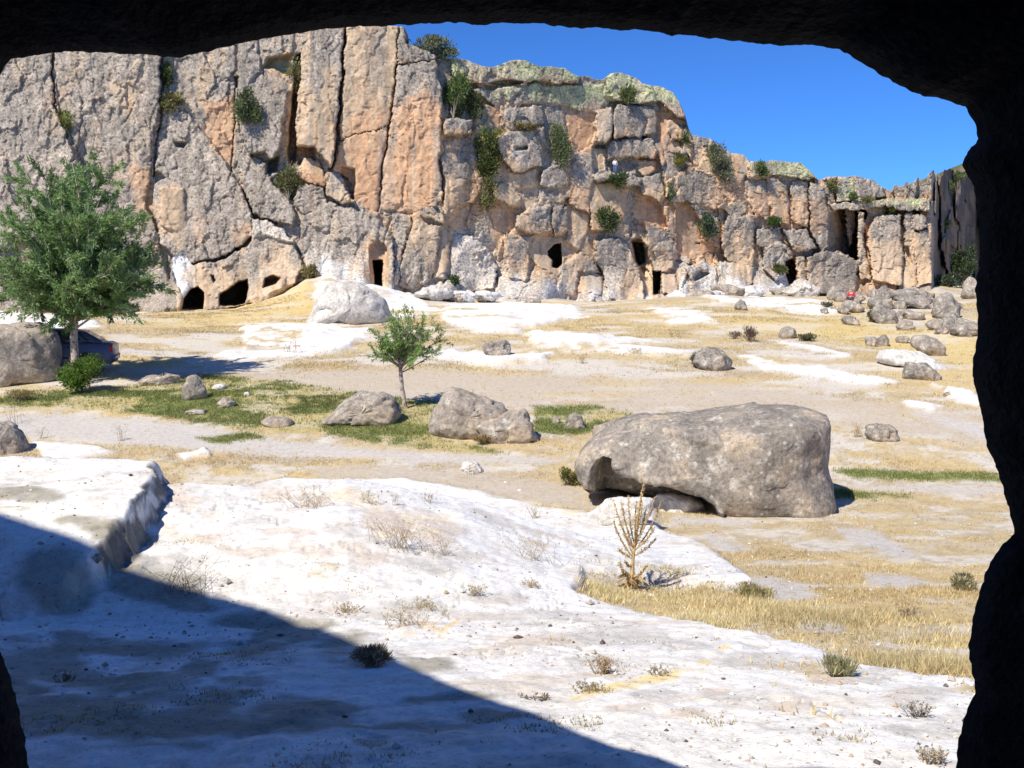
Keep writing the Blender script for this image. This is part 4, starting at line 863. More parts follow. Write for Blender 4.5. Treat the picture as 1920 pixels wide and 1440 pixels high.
for lab, pts, mat in (
  ('biggest dark slab of the rockfall, with a black gap under it', [(1670,562),(1674,546),(1700,541),(1716,545),(1740,558),(1748,566),(1742,584),(1720,580),(1690,568)], M_grey),
  ('grey wedge boulder of the rockfall leaning at the foot of the fluted buttress', [(1620,528),(1640,524),(1660,532),(1680,545),(1668,556),(1650,554),(1632,542)], M_grey),
  ('tall rounded grey boulder of the rockfall beside the biggest dark slab', [(1742,590),(1750,566),(1765,550),(1785,552),(1800,575),(1802,600),(1780,604),(1752,600)], M_grey),
  ('rough grey boulder of the rockfall against the cave edge', [(1776,618),(1790,606),(1815,602),(1840,606),(1842,628),(1820,634),(1795,632)], M_grey),
  ('pointed pinkish boulder of the rockfall below the dark side valley', [(1800,556),(1806,532),(1818,518),(1832,524),(1842,540),(1842,562),(1815,566)], M_tan),
  ('pale low boulder of the rockfall with a bright top', [(1735,605),(1748,598),(1765,598),(1782,608),(1782,622),(1760,622),(1740,616)], M_tan),
  ('thin sandy rock wedged in the gap under the biggest dark slab', [(1684,588),(1694,578),(1715,584),(1734,588),(1736,600),(1715,602),(1690,598)], M_tan),
  ('grey sloping boulder of the rockfall with a dark slit', [(1630,590),(1640,575),(1660,570),(1680,585),(1688,602),(1675,612),(1645,610)], M_grey),
  ('grey boulder of the rockfall behind the seated person', [(1625,575),(1630,558),(1650,552),(1672,562),(1676,580),(1650,584)], M_grey),
  ('flat grey boulder of the rockfall just below the seated person', [(1578,572),(1590,562),(1605,566),(1622,580),(1612,590),(1592,586)], M_tan),
  ('dark boulder of the rockfall beside the seated person, towards the cliff', [(1560,560),(1568,548),(1585,548),(1592,560),(1580,568),(1566,568)], M_grey),
  ('small pale boulder of the rockfall at its grassy lower edge', [(1678,612),(1690,600),(1708,602),(1716,614),(1706,622),(1684,620)], M_tan),
  ('lone grey boulder set forward of the rockfall on yellow grass', [(1576,600),(1584,592),(1598,592),(1612,602),(1614,612),(1596,612),(1582,608)], M_grey)):
    rock('boulder', lab, pts, mat, deep=.8, amp=.07, group=G)
rs_ = np.random.default_rng(77)
scat = sorted([(rs_.uniform(1545, 1836), rs_.normal()) for _ in range(30)], reverse=True)
ORD = ['first','second','third','fourth','fifth','sixth','seventh','eighth','ninth','tenth','eleventh','twelfth','thirteenth','fourteenth','fifteenth','sixteenth','seventeenth','eighteenth','nineteenth','twentieth']
cnt = {}
for k, (x, dv) in enumerate(scat):
    row = 'upper' if dv < 0 else 'lower'; sh_, m_ = (('tan', M_tan), ('grey', M_grey))[k % 3 > 0]; i = cnt.get((row, sh_), 0); cnt[(row, sh_)] = i + 1
    y = 558 + (x - 1540) / 300 * 44 + (-1 if dv < 0 else 1) * (6 + 13 * abs(dv)); r1 = rs_.uniform(7, 18); r2 = r1 * rs_.uniform(.55, .9)
    rock('boulder', '%s small tumbled %s boulder from the cave edge along the %s rockfall' % (ORD[i], sh_, row), oval(x, y, r1, r2, 10, .2, seed=k + 400), m_, deep=.85, amp=.09, planes=8, group='tumbled smaller boulders of the rockfall', pw=.45)
rl_ = np.random.default_rng(91); xs_ = np.sort(np.concatenate([rl_.uniform(735, 1180, 13), rl_.uniform(1255, 1520, 9)]))
for k, x in enumerate(xs_):
    fy = float(np.interp(x, [760, 800, 940, 1050, 1200, 1245, 1350, 1450, 1600], [556, 556, 556, 564, 586, 560, 548, 548, 558])); rx_ = rl_.uniform(14, 34); ry_ = rx_ * rl_.uniform(.3, .55); yc_ = fy + rl_.uniform(-6, 8)
    rock('pale_rock', '%s low pale rock along the cliff foot counted from the domed mound' % (ORD[k] if k < 20 else ('twenty-first', 'twenty-second')[k - 20]), oval(x, yc_, rx_, ry_, 11, .2, seed=k + 900), (M_mound, M_pale, M_tan)[k % 3], deep=.8, amp=.1, planes=8, group='low pale rocks along the cliff foot', cat='rock', Y=float(np.interp(x, [0, 830, 1290, 1553, 1750], [58, 63.2, 75, 80.5, 84])) - rl_.uniform(2.2, 3.6), pw=.55)
# single stones that show on the near white rock
for k, (lab, x, y, rx, ry, m) in enumerate((
  ('dark flat stone on the white rock near the yellow streak', 1176, 1282, 6, 4, M_grey), ('grey wedge stone just below the dry tuft', 1177, 1262, 14, 7, M_grey),
  ('brown stone on white gravel beyond the dry tuft', 1230, 1226, 10, 6, M_tan), ('round pale stone beside a dry tuft on the white rock', 616, 1076, 12, 7, M_pale),
  ('dark brown stone in the cave shadow under the bush', 627, 1263, 13, 8, M_tan), ('dark lump of rock on the shaded part of the white shelf', 178, 1042, 15, 9, M_grey),
  ('small dark stone on the white slope above the yellow streak', 866, 1251, 5, 4, M_grey), ('pinkish stone on the cracked white slope', 1582, 1359, 7, 5, M_tan),
  ('dark stone in the shade near the bottom of the picture', 182, 1296, 17, 8, M_grey), ('small white stone on the straw before the big boulder', 974, 916, 7, 5, M_pale),
  ('small cream stone in the straw, nearer to the white rock', 948, 902, 6, 4, M_pale), ('greyish stone by the broken shelf face', 390, 1082, 7, 4, M_tan))):
    rock('stone', lab, oval(x, y, rx, ry, seed=k), m, deep=.8, amp=.08, cat='stone')
# gravel: a scatter nobody could count
rg = np.random.default_rng(5); N = 5200
gy = np.exp(rg.uniform(np.log(3.3), np.log(17), N)); ga = rg.uniform(-.55, .52, N)
dens = fbm(ga * gy / 1.2, gy / 1.2, 90.0, 3); kp = dens + rg.uniform(-.5, .5, N) > .12; gy, ga = gy[kp], ga[kp]; gx_ = ga * gy; N = len(gy)
gsz = .008 * rg.lognormal(0, .55, N) * (gy / 8)**.4
oct_ = np.array([(1,0,0),(0,1,0),(-1,0,0),(0,-1,0),(0,0,1),(0,0,-1)], float); of_ = np.array([(0,1,4),(1,2,4),(2,3,4),(3,0,4),(1,0,5),(2,1,5),(3,2,5),(0,3,5)])
gv = oct_[None] * rg.uniform(.6, 1.4, (N, 6, 1)) * gsz[:, None, None] * np.array([1, 1, .65]); gv += np.stack([gx_, gy, gz(gx_, gy) + gsz * .3], -1)[:, None]
gc = np.array([(.62,.60,.57), (.40,.36,.32), (.12,.10,.09), (.42,.33,.24)])[rg.choice(4, N, p=[.45, .3, .1, .15])]
gravel = mesh_np('gravel', gv.reshape(-1, 3), (of_[None] + 6 * np.arange(N)[:, None, None]).reshape(-1, 3), M_ground, np.repeat(gc, 6, 0), smooth=False)
tag(gravel, kind='stuff')
# ------------------------------------------------------------------ trees, shrubs, weeds, grass
def leaves_mesh(name, pos, dirs, length, width, cols, parent=None, mat=None, rs=rng):
    """one small folded leaf (two triangles) per position"""
    n = len(pos); dirs = dirs / (np.linalg.norm(dirs, axis=1)[:, None] + 1e-9)
    side = np.cross(dirs, rs.normal(size=(n, 3))); side /= np.linalg.norm(side, axis=1)[:, None] + 1e-9
    L = np.broadcast_to(length, (n,))[:, None]; W_ = np.broadcast_to(width, (n,))[:, None]
    V = np.stack([pos, pos + dirs * L * .5 + side * W_ * .5, pos + dirs * L, pos + dirs * L * .5 - side * W_ * .5], 1)
    f = np.array([(0, 1, 2, 3)])[None] + 4 * np.arange(n)[:, None, None]
    return mesh_np(name, V.reshape(-1, 3), f.reshape(-1, 4), mat or M_leaf, np.repeat(cols, 4, 0), smooth=False, parent=parent)
def leafcols(n, c, var, rs, alt=None, pa=.2):
    C_ = np.array(c)[None] * (1 + var * rs.normal(size=(n, 1)))
    if alt is not None: m = rs.random(n) < pa; C_[m] = np.array(alt) * (1 + var * rs.normal(size=(m.sum(), 1)))
    return np.clip(C_, .01, .8)
def bez(a, b, c, n):
    t = np.linspace(0, 1, n)[:, None]; return (1-t)**2 * a + 2*t*(1-t) * b + t*t * c
def shrub(name, label, cat, c, rx, rz, n, col, alt=None, group=None, ry=None, ll=.10, lw=.035, stems=True, seed=1, base=None, hollow=.35, up=.6):
    """leafy bush: irregular lobes of leaves round a few stems; c = centre, base = foot"""
    rs = np.random.default_rng(seed); ry = ry or rx; c = np.array(c, float)
    base = np.array(base if base is not None else c - np.array([0, 0, rz]), float)
    root = empty(name, base, label, cat, group)
    nl = 15; lob = rs.normal(size=(nl, 3)); lob /= np.linalg.norm(lob, axis=1)[:, None]; lob *= rs.uniform(.3, .8, (nl, 1)); lob -= lob.mean(0); lr = rs.uniform(.22, .48, nl)
    k = rs.integers(0, nl, n); d = rs.normal(size=(n, 3)); d /= np.linalg.norm(d, axis=1)[:, None]; rr = rs.random(n)**.45
    p = lob[k] + d * (lr[k] * rr)[:, None]
    p += .10 * rs.normal(size=(n, 3)) * (rs.random((n, 1)) < .25)
    P_ = p * np.array([rx, ry, rz])
    dirs = d * .7 + np.array([0, 0, up]) + .5 * rs.normal(size=(n, 3))
    lc = leafcols(n, col, .25, rs, alt, .25) * (1 + .25 * rs.normal(size=nl))[k][:, None].clip(.5, 1.6)
    leaves_mesh('foliage', P_ + (c - base), dirs, ll * rs.uniform(.6, 1.3, n), lw * rs.uniform(.7, 1.3, n), np.clip(lc, .01, .8), root, rs=rs)
    if stems:
        m = MB(); 
        for q in lob: m.tube(bez(np.zeros(3) - np.array([0,0,.1]), (c - base) * .5, (c - base) + q * np.array([rx, ry, rz]), 6), np.linspace(.03, .008, 6) * max(rx, .4), 5)
        m.build('stem', M_bark, root)
    return root
def on_cliff(px, py, hw, hh, label, n, col, alt=None, seed=1, name='cliff_shrub', group='shrubs rooted in the cracks of the cliff', up=.6, ll=None):
    c = cpoint(px, py, .35); m = c[1] / F
    rx, rz = 1.12 * hw * m, 1.12 * hh * m
    f = cpoint(px, min(py + hh, 575), -.1)
    return shrub(name, label, 'shrub', c, rx, rz, int(n * 1.5), col, alt, group, ry=min(rx, .9), seed=seed, base=(f[0], f[1], c[2] - rz * .95), ll=ll or .24, lw=.085, up=up)
DG = (.12, .17, .06); GG = (.19, .23, .115); YG = (.27, .27, .085); GYG = (.25, .255, .16); OL = (.24, .225, .10)
for i, a in enumerate((
  (118, 232, 14, 28, 'bright green tuft hanging in the long crack of the left slab', 700, YG, DG), (313, 140, 8, 30, 'narrow green tuft high in the vertical crack under the cave roof', 600, DG, OL),
  (320, 192, 20, 17, 'rounded olive clump sitting on top of the triangular slab', 800, OL, YG), (463, 205, 24, 34, 'grey-green shrub hanging beside the rounded grey column', 1500, GG, DG),
  (540, 345, 27, 34, 'olive green bush at the bottom of the deep gully', 1700, OL, DG), (552, 140, 13, 36, 'thin twiggy shrub in the upper part of the deep gully', 500, OL, GYG),
  (815, 92, 46, 20, 'low wide bush on the skyline beside the tallest column', 1900, GYG, DG), (850, 185, 30, 46, 'large dark green bush on the ledge right of the great orange column', 2800, DG, (.10,.13,.03)),
  (885, 200, 20, 26, 'smaller lobe of dark bush next to the large dark green one', 900, DG, OL), (912, 300, 26, 52, 'tall bright green bush growing down the gap between the tan blocks', 2600, (.10,.14,.04), YG),
  (915, 365, 17, 34, 'dry olive tail of growth hanging under the tall bright bush', 700, OL, YG), (925, 255, 16, 12, 'yellowish tuft on the ledge above the block with the small niche', 500, YG, OL),
  (985, 238, 22, 6, 'thin line of ochre plants on top of the block with the niche', 400, (.26,.22,.09), OL), (1048, 275, 29, 44, 'grey-green bush on the open face before the orange panel', 2500, GG, (.11,.14,.05)),
  (1178, 178, 16, 18, 'dark shrub under the yellow-green cap rock', 800, DG, OL), (1157, 338, 20, 13, 'dark green bush just below the ledge with the standing person', 900, (.08,.11,.05), DG),
  (1140, 412, 24, 26, 'green bush half way down the cliff, right of the cave window', 1300, (.11,.15,.05), GG), (1282, 262, 14, 13, 'green shrub where the high cliff drops to the lower rim', 500, DG, OL),
  (1275, 302, 15, 13, 'yellow-green tuft on the shoulder of the lower rim', 500, (.28,.26,.07), YG), (1345, 295, 24, 30, 'pale grey-green bush on the rim of the lower bluff', 1300, GYG, GG),
  (1358, 322, 17, 20, 'grey-green bush hanging below the rim bush of the lower bluff', 700, GYG, GG), (1328, 425, 17, 27, 'blue-green shrub at the edge of the smooth orange wall', 1300, (.09,.12,.08), DG),
  (1256, 360, 7, 22, 'narrow green growth in the joint left of the orange wall', 400, GG, OL), (1428, 318, 13, 14, 'dark bush on the yellow-green cap of the lower bluff', 600, DG, GG),
  (1452, 415, 11, 9, 'small round bright green bush on a boulder below the lower bluff', 600, (.07,.13,.03), DG), (1560, 350, 12, 14, 'olive bush in the dip of the rim before the split blocks', 500, OL, DG),
  (1600, 368, 7, 8, 'tiny dark bush between the split blocks on the rim', 300, DG, GG), (1625, 375, 14, 6, 'low olive plants along the ledge above the fluted buttress', 400, OL, YG),
  (1668, 397, 8, 10, 'bright lime bush at the top of the fluted buttress', 500, (.22,.25,.04), YG), (1462, 505, 13, 10, 'green bush in the hollow among the lower blocks', 500, (.12,.15,.04), OL),
  (580, 512, 15, 17, 'straw coloured plants in the corner between the cave rock and the apron', 600, (.32,.27,.12), OL), (1236, 545, 9, 16, 'green weed growing in the second doorway', 500, (.09,.13,.03), DG),
  (1090, 590, 14, 4, 'low dry plants on the white apron', 200, (.35,.27,.12), OL), (1778, 352, 16, 12, 'dark bush high on the shaded far wall of the side valley', 500, DG, OL), (1800, 330, 18, 10, 'dark bush on the rim of the shaded side valley', 500, DG, OL), (1772, 420, 12, 14, 'dark hanging shrub in the middle of the shaded side valley', 400, DG, OL), (852, 526, 10, 7, 'small dark green plant on the pale apron below the talus', 300, (.07,.10,.05), DG))):
    on_cliff(a[0], a[1], a[2], a[3], a[4], a[5], a[6], a[7], seed=20 + i)
# dark trees in the shaded side valley
def small_tree(px, py0, py1, hw, D_, label, col, n, seed):
    c = at(px, (py0 + py1) / 2, D_); m = D_ / F
    b_ = np.array([c[0], D_, at(px, py1, D_)[2]])
    return shrub('bushy_tree', label, 'tree', c, hw * m, (py1 - py0) / 2 * m, n, col, GG, 'trees in the side valley', seed=seed, base=b_, ll=.28, lw=.10)
small_tree(1808, 455, 540, 24, 92.0, 'green bushy tree before the shaded side valley, beside the cave edge', (.06, .10, .04), 3000, 71)
small_tree(1775, 512, 545, 26, 91.5, 'low dark bush at the foot of the shaded side valley', (.06, .09, .05), 1500, 72)
small_tree(1834, 600, 640, 9, 62.0, 'dark shrub at the cave edge beside the rockfall', (.09, .10, .06), 600, 73)

def tree(name, label, foot, top, limbs, nleaf, spread, col, alt, trunk_r, group=None, seed=3, lobe=None, ll=.12, lw=.022, twigs=7, bend=None, open_=.5, bark=None):
    """trunk, limbs and thin twigs with narrow leaves along them"""
    rs = np.random.default_rng(seed)
    root = empty(name, foot, label, 'tree', group)
    foot = np.array(foot); T = np.array(top) - foot
    trunk = MB(); mid = T * .5 + (np.array(bend) if bend is not None else 0)
    tp = bez(np.array([0, 0, -.15]), mid, T, 12); tp[:, 0] += .02 * rs.normal(size=12) * np.linspace(0, 1, 12)
    trunk.tube(tp, np.linspace(trunk_r * 1.25, trunk_r * .8, 12), 9); trunk.build('trunk', bark or M_bark, root)
    br = MB(); pos = []; dr = []; sh = []
    for tgt in limbs:
        s0 = tp[rs.integers(8, 12)]; E = np.array(tgt) - foot; L = np.linalg.norm(E - s0)
        mid = s0 + (E - s0) * .45 + np.array([0, 0, .10 * L]) * (1 if E[2] > s0[2] + .5 else 1.6) + .08 * L * rs.normal(size=3)
        q = bez(s0, mid, E, 9); br.tube(q, np.linspace(trunk_r * .34, trunk_r * .07, 9), 5)
        shade = rs.normal() * .16
        for _ in range(twigs):
            t0 = rs.uniform(.25, 1.0); k = int(t0 * 8); a = q[k]; dirn = (q[min(k+1, 8)] - q[max(k-1, 0)]); dirn /= np.linalg.norm(dirn) + 1e-9
            dd = dirn * .8 + rs.normal(size=3) * open_ + np.array([0, 0, .35]); dd /= np.linalg.norm(dd)
            tl = spread * rs.uniform(.5, 1.25); e = a + dd * tl + np.array([0, 0, -.12 * tl * tl])
            br.tube(bez(a, a + dd * tl * .55, e, 4), np.linspace(trunk_r * .07, trunk_r * .02, 4), 3)
            m = max(3, int(nleaf / (len(limbs) * twigs)))
            u = rs.random(m)**.8; P_ = bez(a, a + dd * tl * .55, e, 24)[(u * 23).astype(int)] + rs.normal(size=(m, 3)) * .05 * tl
            pos.append(P_); dr.append(dd[None] * .9 + rs.normal(size=(m, 3)) * .55 + np.array([0, 0, -.1])); sh.append(np.full(m, shade))
    br.build('branches', bark or M_bark, root)
    pos = np.concatenate(pos); dr = np.concatenate(dr); n = len(pos)
    lc = leafcols(n, col, .22, rs, alt, .3) * np.clip(1 + np.concatenate(sh), .6, 1.5)[:, None]
    leaves_mesh('crown', pos, dr, ll * rs.uniform(.6, 1.35, n), lw * rs.uniform(.7, 1.3, n), np.clip(lc, .01, .8), root, rs=rs)
    return root
rt_ = np.random.default_rng(12)
ft_ = hit(141, 715); Yt = ft_[1]; mt_ = Yt / F
def P3(px, py, dy=0.0): q = at(px, py, Yt); return q + np.array([q[0] / Yt * dy, dy, q[2] / Yt * dy])
env = [(-14,470),(5,400),(20,350),(45,320),(75,300),(85,292),(115,312),(135,305),(150,322),(175,335),(205,318),(218,345),(238,385),(262,400),(280,440),(296,480),(303,500),(296,530),(272,550),(240,562),(200,565),(165,566),(110,563),(70,560),(40,552),(8,535),(-16,520)]
lim = []
for k, (x, y) in enumerate(env):
    lim.append(P3(x, y, rt_.uniform(-.6, .6)))
    lim.append(P3(140 + (x - 140) * .72, 520 + (y - 520) * .72, rt_.choice([-1, 1]) * rt_.uniform(.7, 1.5)))
    lim.append(P3(140 + (x - 140) * .42, 500 + (y - 500) * .5, rt_.choice([-1, 1]) * rt_.uniform(1.0, 2.2)))
tree('willow_tree', 'full round willow with feathery grey-green crown, beside the parked car', ft_, P3(138, 580), lim, 110000, .95, (.195, .305, .10), (.28, .355, .175), .12, seed=5, ll=.15, lw=.044, twigs=11, open_=.75, bark=M_bark_pale)
ft2 = hit(763, 766); Y2t = ft2[1]
def Q3(px, py, dy=0.0): q = at(px, py, Y2t); return q + np.array([q[0] / Y2t * dy, dy, q[2] / Y2t * dy])
env2 = [(722,590),(735,572),(752,566),(768,576),(782,592),(800,598),(818,602),(826,616),(834,632),(830,650),(815,662),(800,670),(780,676),(735,668),(715,655),(705,640),(700,622),(694,652),(690,665),(706,668),(745,600),(760,610),(742,630),(765,640)]
lim2 = [Q3(x, y, rt_.uniform(-.5, .5)) for x, y in env2] + [Q3(752 + (x - 752) * .6, 640 + (y - 640) * .65, rt_.uniform(-.7, .7)) for x, y in env2]
tree('young_tree', 'young slim tree with a bent pale trunk and sparse crown, on the green strip', ft2, Q3(752, 672), lim2, 10500, .36, (.24, .37, .10), (.33, .42, .18), .058, seed=9, ll=.09, lw=.026, twigs=7, bend=(-.13, 0, -.05), open_=.55, bark=M_bark_pale)
# bush at the willow's foot and other ground shrubs
def gshrub(name, label, px, py_base, hw, hh, n, col, alt=None, seed=1, ll=.09, lw=.035, cat='shrub', group=None, up=.7, dY=0.0):
    f = hit(px, py_base); f = f + np.array([0, dY, 0]); f[0] = ray(px, py_base)[0] * f[1]; m = f[1] / F
    c = f + np.array([0, 0, hh * m * .78])
    return shrub(name, label, cat, c, hw * m, hh * m, n, col, alt, group, seed=seed, base=f, ll=ll, lw=lw, up=up)
gshrub('leafy_bush', 'bright green leafy bush at the willow foot, in front of the car', 153, 724, 46, 38, 6500, (.13, .24, .04), (.20, .28, .05), 31, dY=-.9)
gshrub('small_bush', 'small yellow-green bush at the dark undercut end of the big boulder', 1073, 910, 27, 20, 1800, (.16, .17, .04), (.24, .22, .07), 32, ll=.05, lw=.02)
gshrub('brown_bush', 'dry brown twiggy bush on the yellow slope below the lower bluff', 1405, 641, 24, 18, 900, (.20, .14, .085), (.27, .19, .12), 33, ll=.12, lw=.02, up=1.6)
gshrub('brown_bush', 'fainter dry brush just left of the dry brown bush', 1378, 636, 14, 9, 300, (.30, .24, .15), None, 34, ll=.12, lw=.02, up=1.2)
gshrub('low_shrub', 'low dark green shrub touching the small pale grey boulder', 1512, 640, 22, 8, 700, (.12, .12, .05), (.20,.17,.08), 35, ll=.10, lw=.04)
gshrub('low_shrub', 'olive shrub climbing the shaded end of the round grey boulder', 1303, 690, 9, 17, 500, (.13, .13, .08), None, 36, ll=.10, lw=.03)
gshrub('low_shrub', 'olive bush at the grassy lower edge of the rockfall', 1637, 604, 11, 14, 600, (.15, .16, .06), None, 37, ll=.14, lw=.05)
gshrub('low_shrub', 'dark low shrub on the slope before the rockfall', 1552, 576, 16, 5, 300, (.15, .14, .07), None, 38, ll=.14, lw=.05)
gshrub('low_shrub', 'grey-green shrub on dry grass beside the cave edge', 1805, 1106, 30, 16, 1500, (.34, .32, .18), (.48, .41, .25), 39, ll=.05, lw=.012, up=1.4)
gshrub('low_shrub', 'grey-green tuft where the dry grass meets the near white rock', 1572, 1268, 30, 15, 900, (.36, .36, .21), (.50, .44, .28), 40, ll=.06, lw=.008, up=1.8)
gshrub('low_shrub', 'dark olive tuft in the dry grass past the mullein', 1412, 1122, 46, 11, 1300, (.38, .34, .15), (.54, .43, .22), 41, ll=.06, lw=.009, up=1.8)
gshrub('low_shrub', 'dark bush on the cave shadow boundary', 694, 1245, 42, 16, 1500, (.33, .26, .17), (.42, .34, .21), 42, ll=.05, lw=.006, up=1.0)
gshrub('low_shrub', 'olive shrub behind the white mound by the young tree', 712, 588, 16, 12, 500, (.18, .15, .08), (.14,.15,.07), 43, ll=.14, lw=.05)
gshrub('low_shrub', 'straw and green growth at the foot of the huge pale boulder', 40, 752, 30, 15, 1400, (.40, .32, .15), (.22, .22, .08), 44, ll=.07, lw=.015, up=1.4)
gshrub('low_shrub', 'ochre weeds at the foot of the angular tan boulder', 905, 834, 24, 11, 900, (.40, .28, .12), (.28, .24, .10), 45, ll=.06, lw=.014, up=1.4)
# dry twiggy weeds
def weed(label, px, py, hw, h, col=None, n=16, seed=1, spread=1.0, seeds=True, group='dry weeds among the rocks', mat=None):
    rs = np.random.default_rng(300 + seed); f = hit(px, py); m = f[1] / F; root = empty('dry_weed', f, label, 'weed', group)
    b_ = MB(); H = h * m; Wd = hw * m; hd = []
    r0 = max(.0022, .34 * m)
    for i in range(n):
        a = rs.uniform(0, 2 * np.pi); st = np.array([rs.normal() * Wd * .35, rs.normal() * Wd * .2, 0]); st[2] = gz(f[0] + st[0], f[1] + st[1])[0] - f[2] - .01
        e = st + np.array([math.cos(a) * Wd * rs.uniform(.2, .8) * spread, math.sin(a) * Wd * .6, H * rs.uniform(.45, 1.0)])
        md = st + (e - st) * .5 + np.array([0, 0, .15 * H]) + rs.normal(size=3) * .08 * H
        q = bez(st, md, e, 6); b_.tube(q, np.linspace(r0, r0 * .5, 6), 3)
        for _ in range(rs.integers(1, 4)):
            k = rs.integers(2, 5); e2 = q[k] + rs.normal(size=3) * np.array([.22, .22, .14]) * H + np.array([0, 0, .12 * H]); b_.tube(bez(q[k], (q[k] + e2) / 2 + rs.normal(size=3) * .03 * H, e2, 4), np.linspace(r0 * .6, r0 * .35, 4), 3); hd.append(e2)
        hd.append(e)
    tag(b_.build('stem', mat or M_twig, root), kind='stuff')
    if seeds:
        hd = np.array(hd); hd = np.repeat(hd, 4, 0) + rs.normal(size=(len(hd) * 4, 3)) * .02 * H
        sh_ = leaves_mesh('seed_heads', hd, rs.normal(size=hd.shape) + np.array([0, 0, .8]), max(.015, 1.6 * m), max(.006, .8 * m), leafcols(len(hd), col or (.42, .31, .17), .25, rs), root, mat=M_grass, rs=rs); tag(sh_, kind='stuff')
    return root
for i, a in enumerate((
  ('dark bare twigs along the foot of the broken white shelf', 365, 1112, 80, 56, None, 26, M_twig_dark), ('single dark forked twig standing at the cave shadow boundary', 352, 1106, 14, 62, None, 4, M_twig_dark),
  ('fine grey brush on the hump of white rock', 580, 950, 62, 38, (.40,.34,.22), 34, None), ('dense tan brush in the middle of the white rock', 748, 1028, 62, 60, (.45,.34,.20), 46, None),
  ('thin tan brush at the right of the dense tan brush', 818, 1040, 32, 36, (.45,.35,.22), 16, None), ('wide airy twigs on the smooth white rock before the mullein', 1005, 1052, 74, 52, (.42,.37,.24), 24, None),
  ('small dry sprig above the wide airy twigs', 1002, 972, 18, 22, (.33,.33,.16), 12, None), ('short grey-green sprig on the far lip of the white rock', 690, 945, 20, 24, (.30,.30,.16), 14, None),
  ('second short sprig along the far lip of the white rock', 806, 944, 22, 24, (.30,.28,.16), 12, None), ('tiny thin sprig between the two lip sprigs', 742, 948, 8, 26, (.36,.30,.18), 6, None),
  ('low dry tuft under the wide airy twigs', 998, 1101, 26, 14, (.40,.32,.16), 18, None), ('ochre tuft on the white rock near the shadow', 650, 1150, 34, 18, (.42,.33,.16), 26, None),
  ('straggling brush over white gravel beside the ochre tuft', 765, 1172, 58, 44, (.43,.37,.26), 26, None), ('yellowish tuft above the straggling brush', 888, 1118, 22, 22, (.42,.36,.18), 20, None),
  ('wide low yellowish tuft between brushes', 792, 1140, 40, 18, (.44,.36,.18), 22, None), ('rounded dry tuft on white gravel below the mullein', 1132, 1264, 26, 36, (.42,.32,.20), 32, None),
  ('flat dark twigs lying on the white rock near the bottom', 1004, 1312, 26, 12, (.26,.20,.13), 12, M_twig_dark), ('low green-brown tuft at the start of the yellow streak', 1112, 1296, 38, 18, (.34,.29,.15), 26, None),
  ('grey wiry sprig at the curve of the yellow streak', 1235, 1266, 28, 20, (.36,.34,.28), 14, None), ('tall dry weed with a flat head on the distant white patch', 558, 662, 10, 30, (.38,.30,.20), 5, None),
  ('small dry weed next to the tall flat-headed one', 538, 660, 12, 18, (.40,.34,.22), 8, None), ('straw sprigs on the slope right of the small dark boulder', 1090, 682, 9, 20, (.55,.42,.18), 10, None),
  ('dry weeds beside the small purplish boulder', 1608, 820, 14, 28, (.40,.30,.14), 14, None), ('tall yellow weed rising in front of the dirt track', 28, 795, 16, 62, (.52,.42,.20), 8, None),
  ('short dark weed on the edge of the dirt track', 79, 822, 8, 22, (.30,.26,.18), 6, None), ('thin pale weed by the track, further along', 231, 828, 12, 36, (.50,.42,.26), 8, None),
  ('dead forked stalks before the small pinkish stone', 884, 890, 14, 28, (.32,.25,.18), 7, M_twig_dark), ('thin dry stalks at the corner of the mullein grass', 1268, 1105, 36, 44, (.50,.40,.22), 9, None),
  ('dark wiry weed in the dry grass near the cave edge', 1700, 1160, 30, 28, (.30,.22,.14), 16, M_twig_dark), ('thin yellow stalk between the mullein and the cave edge', 1378, 1142, 5, 40, (.62,.52,.28), 3, None),
  ('dark sprigs at the bottom corner by the cave edge', 1722, 1345, 24, 30, (.32,.30,.24), 16, M_twig_dark), ('pale brush at the very bottom by the cave edge', 1748, 1432, 34, 34, (.46,.40,.30), 24, None),
  ('brown clump on the shaded slope', 120, 1278, 20, 16, (.26,.2,.12), 14, M_twig_dark), ('short brown tuft on the sunlit far slope', 1195, 662, 20, 9, (.44,.34,.16), 14, None),
  ('low brown tuft below the white apron', 1125, 622, 14, 7, (.36,.26,.14), 10, None), ('dry brown brush beside the smooth white tongue', 1265, 632, 16, 14, (.42,.34,.18), 14, None))):
    weed(a[0], a[1], a[2], a[3], a[4], a[5], a[6], seed=i, mat=a[7])
